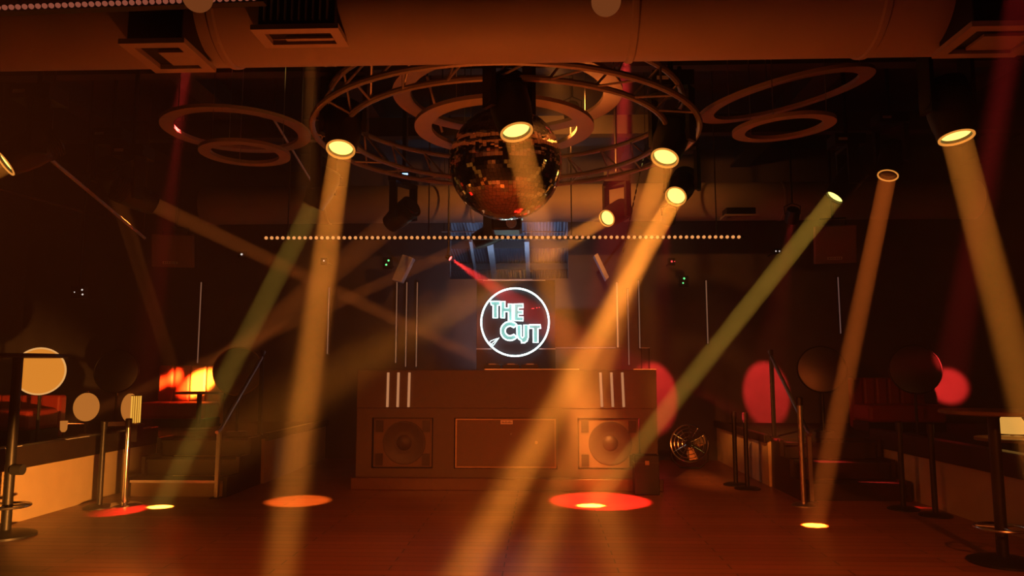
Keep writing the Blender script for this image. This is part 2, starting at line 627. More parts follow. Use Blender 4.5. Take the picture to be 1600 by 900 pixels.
hoop(V((TC.x - 0.02, 6.6, 3.90)) if False else onZ(788, 200, 3.72), 0.80, 0.15, 'flat hoop hanging closest around the mirror ball')
hoop_px(793, 150, 4.07, 356, 0.17, 'wide flat hoop above the mirror ball, behind the truss')
hoop_px(371, 204, 4.07, 222, 0.13, 'larger flat hoop of the pair left of the truss')
hoop_px(383, 239, 3.72, 136, 0.11, 'smaller flat hoop of the pair left of the truss')
hoop_px(1225, 150, 4.20, 262, 0.14, 'larger flat hoop of the pair right of the truss', V((-0.20, -0.10, 1)))
hoop_px(1224, 199, 3.72, 154, 0.11, 'smaller flat hoop of the pair right of the truss', V((-0.06, -0.05, 1)))

# ------------------------------------------------------------------ mirror ball
BC = onY(790, 256, 6.6)
BR = 0.515
t = thing('mirror_ball', BC, 'large mirror ball hanging in the middle of the truss', 'mirror ball')
mbb = MB()
rows = 46
for i in range(rows):
    p0 = -math.pi / 2 + math.pi * i / rows
    p1 = -math.pi / 2 + math.pi * (i + 1) / rows
    pm = (p0 + p1) / 2
    n = max(6, int(round(2 * rows * math.cos(pm))))
    for k in range(n):
        q0 = 2 * math.pi * (k + 0.03) / n
        q1 = 2 * math.pi * (k + 0.97) / n
        e = 0.02 * math.pi / rows
        cs = []
        for p, q in ((p0 + e, q0), (p0 + e, q1), (p1 - e, q1), (p1 - e, q0)):
            cs.append(V((math.cos(p) * math.cos(q), math.cos(p) * math.sin(q), math.sin(p))))
        m = sum(cs, V()) / 4
        nrm = (m.normalized() + V((random.gauss(0, 0.016), random.gauss(0, 0.016), random.gauss(0, 0.016)))).normalized()
        vs = []
        for c_ in cs:
            c_ = c_ - nrm * (c_ - m).dot(nrm)
            vs.append(mbb.bm.verts.new(BC + c_ * BR))
        try:
            mbb.bm.faces.new(vs)
        except ValueError:
            pass
mbb.build('mirror_tiles', 'mirror', t)
MB().lathe(BC - V((0, 0, BR * 0.985)), (0, 0, 1), [(BR * 0.985 * (1 - math.cos(math.pi * i / 24)), BR * 0.985 * math.sin(math.pi * i / 24)) for i in range(25)], 48).build('core', 'trimdark', t, smooth=True)
MB().cyl(BC + V((0, 0, BR - 0.01)), BC + V((0, 0, BR + 0.10)), 0.06, n=20).build('motor_cap', 'black', t)
MB().cyl(BC + V((0, 0, BR + 0.10)), (BC.x, BC.y, 4.99 if False else 5.26), 0.015, n=8).build('hanging_pole', 'black', t)

# ------------------------------------------------------------------ string of bulbs


def bulb_bar(pa, pb, n, br, m, label, hang):
    t = thing('light_bar', (pa + pb) / 2, label, 'light bar', 'bars of small bulbs')
    d = (pb - pa)
    x, y, d_ = frame_of(d)
    MB().box((pa + pb) / 2, (0.05, 0.035, d.length + 0.06), Matrix((x, y, d_)).transposed()).build('rail', 'black', t)
    first = None
    for i in range(n):
        p = pa + d * ((i + 0.5) / n) + V((0, -0.022 - br * 0.6, 0))
        if first is None:
            first = MB().lathe((0, 0, 0), (0, -1, 0), [(-br, br * 0.7), (-br * .4, br), (0.2 * br, br), (br * .7, br * .7), (br, 0)], 10).build('bulb', m, t, smooth=True, local=True)
            o = first
        else:
            o = share(first, 'bulb', t)
        o.location = p - V(t.location)
    for f in hang:
        p = pa + d * f
        MB().cyl(p + V((0, 0, 0.015)), (p.x, p.y, ZC - 0.005), 0.008, n=6).build('hanging_cable', 'joist', t)
    return t


bulb_bar(onY(413, 372.5, 9.2), onY(1158, 371, 9.2), 84, 0.021, 'bulb', 'long bar of small warm bulbs hanging across the room in front of the booth', (0.05, 0.35, 0.65, 0.95))
bulb_bar(onY(-12, 17, 3.5), onY(405, 1, 3.5), 40, 0.013, 'bulbred', 'dim reddish bar of bulbs running along the top left corner', (0.1, 0.9))

#@@HEADS
# ================================================================== moving head beam lights
AMB = (1.0, 0.275, 0.028)
BEAM_E = 1.0
HEADS = {}


def proto():
    hm = MB()
    hm.lathe((0, 0, 0.24), (0, 0, -1), [(-0.20, 0.06), (-0.19, 0.11), (-0.10, 0.145), (0.06, 0.150), (0.16, 0.140), (0.22, 0.128), (0.235, 0.128)], 32)
    for k in range(6):
        hm.lathe((0, 0, 0.30 + 0.02 * k), (0, 0, 1), [(0, 0.152), (0.008, 0.152)], 32)
    HEADS['head'] = hm
    ym = MB()
    for s in (-1, 1):
        ym.box((s * 0.178, 0, 0.14), (0.035, 0.12, 0.44))
        ym.cyl((s * 0.150, 0, 0), (s * 0.200, 0, 0), 0.055, n=20)
    ym.box((0, 0, 0.375), (0.39, 0.13, 0.04))
    HEADS['yoke'] = ym
    bs = MB()
    bs.box((0, 0, 0.475), (0.36, 0.26, 0.13))
    bs.cyl((0, 0, 0.395), (0, 0, 0.415), 0.11, n=24)
    HEADS['base'] = bs
    # ready meshes
    for k in list(HEADS):
        o = HEADS[k].build('proto_' + k, 'black', None, smooth=True)
        # undo recentring
        off = V(o.location)
        for v in o.data.vertices:
            v.co += off
        HEADS[k] = o.data
        bpy.data.objects.remove(o)
    for k, prof, m in (('bezel', [(0, 0.128), (0.034, 0.124), (0.034, 0.104), (0.005, 0.098)], 'black'), ):
        o = MB().lathe((0, 0, 0.005), (0, 0, -1), prof, 40, cap=False).build('b', m, None, smooth=True)
        off = V(o.location)
        for v in o.data.vertices:
            v.co += off
        HEADS[k] = o.data
        bpy.data.objects.remove(o)
    o = MB().band((0, 0, -0.030), 0.119, 0.103, 0.012).build('r', 'lipglow', None)
    off = V(o.location)
    for v in o.data.vertices:
        v.co += off
    HEADS['rim'] = o.data
    bpy.data.objects.remove(o)
    o = MB().lathe((0, 0, -0.004), (0, 0, -1), [(0, 0.097), (0.004, 0.088), (0.010, 0.04), (0.011, 0)], 40).build('l', 'lens', None, smooth=True)
    off = V(o.location)
    for v in o.data.vertices:
        v.co += off
    HEADS['lens'] = o.data
    bpy.data.objects.remove(o)


proto()


def part_of(data, name, parent, m=None):
    o = bpy.data.objects.new(name, data)
    C.objects.link(o)
    o.parent = parent
    if m is not None:
        o.material_slots[0].link = 'OBJECT'
        o.material_slots[0].material = M[m]
    return o


def moving_head(Sp, Tp, E, label, col=AMB, lens='lens', rim='lipglow', spread=2.0, size=0.19, mount=None, led=None, name='moving_head_light', power=True, roof=None):
    """Sp: lens centre, Tp: the point the beam falls on, E: irradiance in the beam"""
    Sp, Tp = V(Sp), V(Tp)
    d = (Tp - Sp).normalized()
    L = 0.24
    pivot = Sp - d * (L + 0.0)
    t = thing(name, pivot, label, 'stage light', 'moving head beam lights')
    pan = math.atan2(-d.x, d.y)
    y = part_of(HEADS['yoke'], 'yoke', t)
    y.rotation_euler = (0, 0, pan)
    bpart = part_of(HEADS['base'], 'base', t)
    h = part_of(HEADS['head'], 'head', t)
    q = V((0, 0, -1)).rotation_difference(d)
    h.rotation_mode = 'QUATERNION'
    # lens frame: head local origin at lens; head mesh spans 0..0.44 along +z (backwards)
    xax = V((math.cos(pan), math.sin(pan), 0))
    zax = -d
    yax = zax.cross(xax).normalized()
    xax = yax.cross(zax).normalized()
    rot = Matrix((xax, yax, zax)).transposed()
    h.rotation_quaternion = rot.to_quaternion()
    h.location = d * L
    bz = part_of(HEADS['bezel'], 'bezel', h)
    ln = part_of(HEADS['lens'], 'lens', h, lens)
    if rim:
        rm = part_of(HEADS['rim'], 'lit_bezel_lip', h, rim)
    zr = ZC if roof is None else roof
    top = pivot + V((0, 0, 0.54))
    if mount is not None:
        MB().tube([top - V((0, 0, 0.01)), top + V((0, 0, 0.03)), mount], 0.02, n=8).build('clamp', 'black', t)
    elif zr - top.z > 0.05:
        MB().cyl(top - V((0, 0, 0.005)), (top.x, top.y, zr - 0.005), 0.024, n=10).build('hanging_pole', 'black', t)
    if led:
        MB().box(pivot + V((0.04, -0.135, 0.47)), (0.07, 0.012, 0.05)).build('display', led, t)
    MB().box(pivot + V((-0.09, -0.134, 0.47)), (0.10, 0.010, 0.03)).build('label_plate', 'grey', t)
    if power and E > 0:
        A = math.pi * (size / 2) ** 2
        lamp_area(t, Sp + d * 0.045 - pivot, d, size, E * A * BEAM_E, col, R(spread))
    return t


def tmount(p):
    """nearest point on the truss' outer lower chord"""
    v = V((p.x - TC.x, p.y - TC.y, 0)).normalized()
    return TC + v * r_out


E0 = 1450.0
YEL = (1.0, 0.52, 0.06)
DIM = (1.0, 0.21, 0.03)
# A
s = onY(533, 229, 5.9)
moving_head(s, onZ(421, 1010, 0), E0 * 0.88, 'beam light with glowing lens on the left side of the truss', roof=5.26, spread=3.0)
# B
s = onY(806, 201, 5.15)
moving_head(s, onZ(1000, 1030, 0), E0 * 0.85, 'beam light glowing right in front of the mirror ball', spread=5.0)
# C
s = onY(1040, 243, 6.2)
moving_head(s, onZ(805, 990, 0), E0 * 0.95, 'upper one of the two bright beam lights right of the mirror ball', spread=4.0)
# D
s = onY(1057, 305, 8.0)
moving_head(s, onZ(661, 1010, 0), E0 * 1.05, 'lower one of the two bright beam lights right of the mirror ball', spread=3.0)
# E
s = onY(950, 340, 9.9)
moving_head(s, onZ(-230, 1021, 0), E0 * 0.55, 'beam light just above the bulb bar, its lens turned sideways', spread=6)
# F
s = onY(1306, 306, 8.8)
moving_head(s, onZ(923, 790, 0), E0 * 0.5, 'beam light with yellow lens throwing a slanted yellow beam to the floor', col=YEL, lens='lensyel', rim=None, spread=1.0, size=0.22)
# G
s = onY(1388, 271, 9.0)
moving_head(s, onZ(1273, 821, 0), E0 * 0.5, 'dark beam light whose red brown beam drops to the floor spot on the right', col=(1.0, 0.18, 0.02), lens='lensdim', rim='lipglow', spread=1.0, size=0.2)
# H
s = onY(1493, 209, 5.3)
moving_head(s, onZ(1699, 1000, 0), E0 * 0.8, 'beam light with glowing lens at the upper right beside the red beam', spread=2.4, size=0.2)
# I
s = onY(13, 252, 6.0)
moving_head(s, V((-7.6, 3.2, 0.0)), E0 * 0.9, 'beam light cut by the left edge with a glowing lens')
# J
s = onY(180, 296, 8.6)
moving_head(s, onY(272, 584, 12.3), E0 * 0.16, 'dark beam light at the left with a faint downward beam', col=DIM, lens='lensdim', rim=None)
# K
s = onY(236, 318, 8.2)
moving_head(s, onY(760, 566, 12.9), E0 * 0.42, 'dark beam light at the left whose beam crosses toward the sign', col=DIM, lens='lensdim', rim=None, spread=1.2)
# L
s = onY(491, 318, 8.2)
moving_head(s, onZ(250, 792, 0), E0 * 0.32, 'dark beam light behind the left truss lamp with a greenish yellow beam', col=(1.0, 0.56, 0.07), lens='lensdim', rim=None, spread=1.0, size=0.23)
# M
s = onY(612, 348, 9.6)
moving_head(s, onY(318, 592, 12.3), E0 * 0.22, 'dark round beam light above the bulb bar with a blue display', col=DIM, lens='lensdim', rim=None, spread=1.6, size=0.34, led='ledblue')
# N
s = onY(745, 376, 11.0)
moving_head(s, onY(262, 592, 12.3), E0 * 0.3, 'dark beam light behind the bulb bar near the rear opening', col=DIM, lens='lensdim', rim=None, spread=1.2)
# dark ones without a beam
s = onY(1430, 150, 6.4)
s = onY(1100, 300, 10.8)

# ------------------------------------------------------------------ par cans and small spots


def par_can(Sp, Tp, ang, power, col, label, lens='lensred', blend=0.2, size=1.0, roof=5.26, floor_stand=False, group='par can lights'):
    Sp, Tp = V(Sp), V(Tp)
    d = (Tp - Sp).normalized()
    t = thing('par_can_light', Sp, label, 'spotlight', group)
    k = size
    MB().lathe(Sp - d * 0.22 * k, d, [(0, 0.05 * k), (0.02 * k, 0.085 * k), (0.12 * k, 0.10 * k), (0.22 * k, 0.105 * k), (0.225 * k, 0.098 * k), (0.19 * k, 0.092 * k), (0.19 * k, 0.0)], 28, cap=True).build('can', 'black', t, smooth=True)
    MB().lathe(Sp - d * 0.028 * k, d, [(0, 0.090 * k), (0.008 * k, 0.088 * k), (0.012 * k, 0.0)], 28).build('lens', lens, t, smooth=True)
    x = d.cross(V((0, 0, 1)))
    if x.length < 0.01:
        x = V((1, 0, 0))
    x.normalize()
    c = Sp - d * 0.11 * k
    sgn = -1 if floor_stand else 1
    top = c + V((0, 0, sgn * 0.17 * k))
    MB().tube([c + x * 0.105 * k, c + x * 0.115 * k + V((0, 0, sgn * .12 * k)), top, c - x * 0.115 * k + V((0, 0, sgn * .12 * k)), c - x * 0.105 * k], 0.009 * k, n=8).build('bracket', 'black', t)
    if floor_stand:
        MB().box((top.x, top.y, 0.012), (0.24, 0.16, 0.024)).build('stand', 'black', t)
        if top.z > 0.03:
            MB().cyl((top.x, top.y, 0.02), top, 0.012, n=8).build('post', 'black', t)
    else:
        MB().cyl(top - V((0, 0, 0.01)), (top.x, top.y, roof - 0.003), 0.014, n=8).build('hanging_pole', 'black', t)
    lamp_spot(t, d * 0.02, d, ang, power, col, blend, 0.05 * k)
    return t


#@@LIGHTS
RED = (1.0, 0.035, 0.03)
WARM = (1.0, 0.27, 0.04)
DEEP = (1.0, 0.165, 0.022)
# small red spot over the booth
s = onY(704, 404, 11.4)
par_can(s, onY(960, 576, 10.5), R(14), 16000, RED, 'small red spotlight under the bulb bar aimed at the sign', size=0.42, blend=0.4, roof=ZC)
# red beam in the top right corner
T = onY(1482, 602, 13.3)
s = onY(1591, 0, 3.0)
s = s - (T - s).normalized() * 0.5
par_can(s, T, R(3.2), 32000, RED, 'red spotlight above the top right corner of the view', blend=0.5)


def floor_spot(px, py, rpx, power, col, src, label, blend=0.15, Y=None, lens='lensred', on=None, roof=3.42):
    T = onZ(px, py, 0) if on is None else on
    r = rpx / F * (T - EYE).length
    s = V(src)
    ang = 2 * math.atan(r / (T - s).length)
    return par_can(s, T, ang, power, col, label, lens=lens, blend=blend, roof=roof)


floor_spot(172, 797, 46, 8000, RED, (-3.6, 7.2, 4.85), 'red par light behind the big duct aimed at the stanchion base', roof=5.26)
floor_spot(938, 783, 76, 11500, RED, (0.95, 7.75, 5.04), 'red par light behind the big duct aimed at the booth plinth', roof=5.26)
floor_spot(466, 783, 46, 5200, WARM, (-2.2, 6.8, 4.75), 'amber par light behind the big duct aimed at the floor left of the booth', lens='lens', roof=5.26)
floor_spot(0, 0, 37, 2300, RED, (1.9, 10.9, 3.75), 'red par light near the rear duct aimed behind the booth end', on=onY(1020, 607, 13.3), roof=5.26)
floor_spot(0, 0, 33, 2000, RED, (3.7, 10.9, 3.75), 'red par light near the rear duct aimed beside the right steps', on=onY(1198, 602, 13.3), roof=5.26)
# soft washes added to fill the booth, platforms, floor and rear duct
par_can(V((-1.9, 4.25, 0.20)), V((-5.41, 8.0, 0.36)), R(25), 2100, (1.0, 0.33, 0.05), 'added amber fill light on the dance floor aimed at the beige panel', lens='lens', blend=0.8, floor_stand=True)
par_can(V((0.1, 5.6, 4.45)), onY(893, 700, 10.0), R(17), 6000, WARM, 'added amber fill light behind the big duct aimed at the booth front', lens='lens', blend=1.0)
par_can(V((-0.15, 5.5, 4.50)), V((3.1, 11.2, 0.3)), R(20), 3200, WARM, 'added amber fill light behind the big duct aimed at the right platform wall', lens='lens', blend=1.0)
par_can(V((-2.6, 0.9, 3.05)), V((-0.5, 6.9, 0.0)), R(58), 1350, DEEP, 'added wide amber fill light on the front bar over the dance floor', lens='lens', blend=1.0, roof=3.42)
par_can(V((3.0, 0.9, 3.05)), V((1.5, 6.6, 0.0)), R(58), 1000, DEEP, 'second added wide amber fill light on the front bar over the dance floor', lens='lens', blend=1.0, roof=3.42)
par_can(V((0.4, 8.9, 4.70)), V((0.4, 12.0, 4.25)), R(110), 300, WARM, 'added amber fill light behind the big duct aimed at the rear duct', lens='lens', blend=1.0)
# added uplight below the frame, brightening the duct and hoops from beneath
par_can(V((-0.4, 4.75, 0.24)), V((-0.3, 4.9, 4.3)), R(100), 140, DEEP, 'added unseen amber uplight on the floor under the middle of the big duct', lens='lens', blend=1.0, floor_stand=True)
# added front bar, out of view, that carries the fill washes (above and before the camera)
lp = MB().cyl((-4.0, 0.9, 3.45), (4.6, 0.9, 3.45), 0.03)
for x in (-3.6, 0.2, 4.2):
    lp.cyl((x, 0.9, 3.47), (x, 0.9, ZC - 0.003), 0.012, n=8)
lp.build('added_fill_light_pipe', 'steel')
tag(bpy.data.objects['added_fill_light_pipe'], 'steel pipe above the dance floor added to carry the fill lights', 'pipe')

# cool tube light behind the rear opening
t = thing('tube_light', V((AX, YB + 0.5, 2.75)), 'cool white tube light behind the rear opening lighting the corrugated roof', 'light')
MB().span((AX - 0.9, YB + 0.42, 2.70), (AX + 0.9, YB + 0.58, 2.76)).build('tray', 'black', t)
MB().cyl((AX - 0.85, YB + 0.5, 2.80), (AX + 0.85, YB + 0.5, 2.80), 0.02).build('tube', 'tubecool', t)
MB().span((AX - 0.9, YB + 0.14, 2.70), (AX - 0.85, YB + 0.42, 2.74)).span((AX + 0.85, YB + 0.14, 2.70), (AX + 0.9, YB + 0.42, 2.74)).build('bracket', 'black', t)
l = bpy.data.lights.new('tube_lamp', 'AREA')
l.shape = 'RECTANGLE'
l.size, l.size_y = 0.9, 0.05
l.energy = 20
l.color = (0.50, 0.66, 1.0)
o = bpy.data.objects.new('tube_lamp', l)
C.objects.link(o)
o.parent = t
o.location = (0, 0, 0.08)
o.rotation_euler = V((0, 0.35, 1)).to_track_quat('-Z', 'Y').to_euler()

#@@BOOTH
par_can(V((AX, 11.95, 1.40)), V((AX, 13.3, 2.9)), R(120), 50, (0.82, 0.76, 1.0), 'small added cool fill lamp hidden behind the booth that lights the rear wall', lens='tubecool', blend=1.0, size=0.5, floor_stand=True)  # added unseen cool lamp that brightens the rear wall and pale speakers
# ================================================================== the DJ booth
YBF = 10.0
bl = onY(556, 700, YBF).x
brx = onY(1028, 700, YBF).x
zt1 = onY(790, 576, YBF).z
zm = onY(790, 638, YBF).z
zpl = onY(790, 748, YBF).z
t = thing('dj_booth', ((bl + brx) / 2, YBF, 0), 'wide dark DJ booth with three warm light strips at each end', 'DJ booth')
MB().span((bl, YBF, zm), (brx, YBF + 0.06, zt1 - 0.02)).build('fascia', 'booth', t, bevel=0.006)
MB().span((bl, YBF + 0.06, zt1 - 0.05), (brx, YBF + 1.15, zt1 - 0.015)).build('worktop', 'trimdark', t, bevel=0.004)
tl, tr_ = onY(757, 575, YBF).x, onY(905, 575, YBF).x
MB().span((tl, YBF - 0.008, zt1 - 0.016), (tr_, YBF + 0.02, zt1 - 0.002)).build('edge_strip', 'boothedge', t)
bx2 = onY(990, 575, YBF).x
MB().span((bx2, YBF - 0.008, zt1 - 0.016), (brx, YBF + 0.02, zt1 - 0.004)).build('edge_strip', 'boothedge', t)
for xx in (bl, brx - 0.05):
    MB().span((xx, YBF + 0.061, 0.03), (xx + 0.05, YBF + 1.15, zt1 - 0.055)).build('side_panel', 'booth', t)
# lower front with three bays
bays = [(580, 676), (709, 871), (903, 1001)]
zb0, zb1 = onY(790, 733, YBF).z, onY(790, 653, YBF).z
lf = MB()
xs = [bl] + [onY(p, 700, YBF).x for bay in bays for p in bay] + [brx]
for i in range(0, len(xs), 2):
    lf.span((xs[i], YBF + 0.02, zpl), (xs[i + 1], YBF + 0.08, zm - 0.004))
for i in range(1, len(xs) - 1, 2):
    lf.span((xs[i], YBF + 0.02, zpl), (xs[i + 1], YBF + 0.08, zb0)).span((xs[i], YBF + 0.02, zb1), (xs[i + 1], YBF + 0.08, zm - 0.004))
lf.build('front_panel', 'booth', t)
MB().span((onY(548, 750, YBF - .1).x, YBF - 0.10, 0.0), (onY(1037, 750, YBF - .1).x, YBF + 1.2, onY(790, 748, YBF - 0.10).z)).build('plinth', 'wood', t, bevel=0.01)
for px in (607, 623, 640, 938, 955, 972):
    p = onY(px, 582, YBF)
    q = onY(px + (-1.5 if px < 800 else 2.5), 636, YBF)
    MB().tube([V((p.x, YBF - 0.012, p.z)), V((q.x, YBF - 0.012, q.z))], 0.017, n=8).build('light_strip', 'striptan', t, smooth=True)

# subwoofers standing in the end bays, amp rack door in the middle


def sub(px0, px1, label, m='subgrille'):
    x0, x1 = onY(px0 + 2, 700, YBF).x, onY(px1 - 2, 700, YBF).x
    z0, z1 = zb0 + 0.012, zb1 - 0.012
    t = thing('subwoofer', ((x0 + x1) / 2, YBF + 0.1, zb0), label, 'subwoofer', 'subwoofers in the booth')
    MB().span((x0, YBF + 0.05, z0), (x1, YBF + 0.6, z1)).build('cabinet', m, t, bevel=0.008)
    cx, cz = (x0 + x1) / 2 + 0.02, (z0 + z1) / 2
    rr = (z1 - z0) * 0.40
    MB().lathe((cx, YBF + 0.049, cz), (0, -1, 0), [(0, rr + 0.03), (0.012, rr + 0.025), (0.012, rr), (0.001, rr * 0.9), (-0.0005, rr * .4), (0.02, rr * 0.3), (0.03, 0.0)], 48).build('woofer', 'cone', t, smooth=True)
    w, h = 0.10, 0.155
    for xx in (x0 + 0.03, x1 - 0.03 - w):
        for zz in (z0 + 0.025, z1 - 0.025 - h):
            MB().span((xx, YBF + 0.03, zz), (xx + w, YBF + 0.052, zz + h)).build('corner_port', 'trimdark', t)
    MB().span((x0, YBF + 0.02, z1 + 0.001), (x1, YBF + 0.05, z1 + 0.009)).build('top_lip', 'black', t)
    return t


sub(580, 676, 'subwoofer with dark corner blocks in the unlit end of the booth')
sub(903, 1001, 'subwoofer with dark corner blocks in the brightly lit end of the booth')
x0, x1 = onY(711, 700, YBF).x, onY(869, 700, YBF).x
t = thing('equipment_door', ((x0 + x1) / 2, YBF + 0.05, zb0), 'wide panel door with a small yellow name badge in the middle of the booth', 'door')
MB().span((x0, YBF + 0.035, zb0 + 0.012), (x1, YBF + 0.07, zb1 - 0.012)).build('panel', 'subgrille', t, bevel=0.004)
fr = MB()
for a_, b_ in (((x0, zb0 + 0.012), (x1, zb0 + 0.03)), ((x0, zb1 - 0.03), (x1, zb1 - 0.012)), ((x0, zb0 + 0.03), (x0 + 0.02, zb1 - 0.03)), ((x1 - 0.02, zb0 + 0.03), (x1, zb1 - 0.03))):
    fr.span((a_[0], YBF + 0.022, a_[1]), (b_[0], YBF + 0.036, b_[1]))
fr.build('door_frame', 'frame', t)
p, q = onY(782, 663, YBF), onY(801, 657, YBF)
bd = MB().span((p.x, YBF + 0.026, p.z), (q.x, YBF + 0.036, q.z)).build('badge', 'badge', t)
lt = MB()
wd = (q.x - p.x)
for i, hgt in enumerate((.6, .5, .35, .6, .35, .5, .6, .4)):
    xx = p.x + wd * (0.10 + 0.105 * i)
    lt.span((xx, YBF + 0.0245, p.z + (q.z - p.z) * 0.25), (xx + wd * 0.06, YBF + 0.026, p.z + (q.z - p.z) * (0.25 + hgt * .8)))
lt.build('lettering', 'badgeink', bd)
p = onY(798.5, 678.5, YBF)
MB().cyl((p.x, YBF + 0.036, p.z), (p.x, YBF + 0.02, p.z), 0.012).build('lock', 'chrome', t)
p = onY(838, 692, YBF)
MB().cyl((p.x, YBF + 0.036, p.z), (p.x, YBF + 0.024, p.z), 0.02).build('lock', 'frame', t)

# dark flight case beside the plinth
x0, x1 = onY(991, 730, YBF - 0.3).x, onY(1029, 730, YBF - 0.3).x
z0 = 0.0
z1 = onY(1010, 711, YBF - 0.3).z
t = thing('flight_case', ((x0 + x1) / 2, YBF - 0.25, z0), 'small black case on the floor in front of the lit subwoofer', 'case')
MB().span((x0, YBF - 0.37, z0 + 0.001), (x1, YBF - 0.12, z1)).build('body', 'black', t, bevel=0.008)
MB().span((x0 - 0.004, YBF - 0.375, z1 - 0.10), (x1 + 0.004, YBF - 0.115, z1 - 0.085)).build('edge_band', 'trimdark', t)
MB().box(((x0 + x1) / 2, YBF - 0.38, z1 - 0.09), (0.05, 0.012, 0.05)).build('latch', 'frame', t)

# decks on the worktop
def deck(px0, px1, pz, label):
    x0, x1 = onY(px0, 570, 10.35).x, onY(px1, 570, 10.35).x
    zz = zt1 - 0.015
    t = thing('dj_deck', ((x0 + x1) / 2, 10.35, zz), label, 'DJ deck', 'decks on the booth')
    MB().span((x0, 10.22, zz + 0.02), (x1, 10.55, zz + 0.07)).build('body', 'black', t, bevel=0.005)
    for xx in (x0 + 0.03, x1 - 0.03):
        MB().cyl((xx, 10.25, zz), (xx, 10.25, zz + 0.02), 0.015).build('foot', 'rubber', t)
        MB().cyl((xx, 10.52, zz), (xx, 10.52, zz + 0.02), 0.015).build('foot', 'rubber', t)
    cx = (x0 + x1) / 2
    MB().cyl((cx, 10.38, zz + 0.07), (cx, 10.38, zz + 0.083), min(0.11, (x1 - x0) * .4), n=28).build('jog_wheel', 'steel', t)
    MB().span((cx - 0.05, 10.222, zz + 0.07), (cx + 0.05, 10.228, zz + 0.085)).build('display', 'grey', t)


deck(757, 783, 0, 'small black deck on the booth top, to the left under the sign')
deck(786, 812, 0, 'middle black mixer on the booth top under the sign')
deck(815, 842, 0, 'small black deck on the booth top, to the right under the sign')

# clear acrylic bin on the booth end
x0, x1 = onY(1001, 560, 10.3).x, onY(1014, 560, 10.3).x
zz = zt1 - 0.015
z1 = onY(1005, 544, 10.3).z
t = thing('acrylic_box', ((x0 + x1) / 2, 10.3, zz), 'clear upright acrylic box on the red lit end of the booth', 'box')
w = 0.006
MB().span((x0, 10.22, zz), (x1, 10.226, z1)).build('front_pane', 'glass', t)
MB().span((x0, 10.36, zz), (x1, 10.366, z1)).build('rear_pane', 'glass', t)
MB().span((x0, 10.227, zz), (x0 + w, 10.359, z1)).build('side_pane', 'glass', t)
MB().span((x1 - w, 10.227, zz), (x1, 10.359, z1)).build('side_pane', 'glass', t)
MB().span((x0, 10.215, z1), (x1 + 0.003, 10.37, z1 + 0.006)).build('lid', 'grey', t)

# ------------------------------------------------------------------ the sign
YS = 11.6


def su(u, v, dy=0.0):
    return onY(720 + u / 5.622, 430 + v / 5.622, YS + dy)


a, b_ = onY(745, 438, YS + 0.06), onY(868, 573, YS + 0.06)
t = thing('neon_sign', ((a.x + b_.x) / 2, YS + 0.06, b_.z), 'round white neon sign reading THE CUT above the booth', 'sign')
MB().span((a.x, YS + 0.06, 0.0), (b_.x, YS + 0.09, a.z)).build('back_panel', 'acryl', t, bevel=0.004)
MB().span((a.x + 0.1, YS + 0.045, a.z - 0.012), (b_.x - 0.15, YS + 0.06, a.z)).build('top_edge', 'rafter', t)
MB().span((a.x, YS + 0.045, onY(800, 545, YS).z - 0.008), (b_.x, YS + 0.06, onY(800, 545, YS).z + 0.008)).build('cross_rail', 'rafter', t)
cc = su(476, 411)
cr = (su(774, 411) - cc).length
MB().tube([cc + V((cr * math.cos(2 * math.pi * i / 96), 0, cr * math.sin(2 * math.pi * i / 96))) for i in range(96)], 0.0125, True).build('ring_tube', 'neon', t, smooth=True)
MB().lathe(cc + V((0, 0.055, 0)), (0, 1, 0), [(-0.012, cr + 0.03), (0.0, cr + 0.03)], 72).build('backing_disc', 'acryl', t)
arc = lambda cx, cy, r, a0, a1, n: [(cx + r * math.cos(R(a0 + (a1 - a0) * i / n)), cy + r * math.sin(R(a0 + (a1 - a0) * i / n))) for i in range(n + 1)]
LET = [
    [(258, 230), (343, 230), (343, 264), (322, 264), (322, 375), (284, 375), (284, 264), (268, 262)],
    [(352, 230), (388, 230), (388, 288), (418, 288), (418, 252), (452, 252), (452, 400), (418, 400), (418, 322), (384, 322), (384, 375), (352, 375)],
    [(468, 252), (548, 252), (548, 286), (504, 286), (504, 310), (544, 310), (544, 342), (504, 342), (504, 366), (548, 366), (548, 400), (468, 400)],
    arc(432, 490, 83, -42, -318, 30) + arc(432, 490, 42, -318, -42, 22),
    [(492, 440), (530, 440), (530, 535), (540, 552), (553, 540), (553, 436), (592, 436), (592, 548), (582, 578), (560, 594), (532, 594), (532, 574), (508, 560), (494, 530)],
    [(600, 436), (700, 436), (700, 468), (678, 468), (678, 592), (636, 592), (636, 468), (600, 468)],
]
for L in LET:
    pts = [su(u, v, -0.005) for u, v in L]
    lo = MB().tube(pts, 0.0088, True, 8).build('letter_tube', 'neon', t, smooth=True)
    MB().prism([su(u, v, 0.030) for u, v in L], (0, 0.012, 0)).build('letter_face', 'teal', t)
MB().tube([su(338, 548), su(262, 578), (su(250, 592)), su(285, 618)], 0.005, True, 6).build('scissor_mark', 'neon', t)
MB().tube([su(322, 560), su(296, 582), su(268, 606)], 0.005, False, 6).build('scissor_mark', 'neon', t)
# little red reflections on the panel, made as glowing tubes
MB().tube([su(622, 294), su(645, 291)], 0.005).tube([su(662, 288), su(674, 286)], 0.005).tube([su(685, 284), su(694, 283)], 0.005).build('indicator', 'ledred', t)

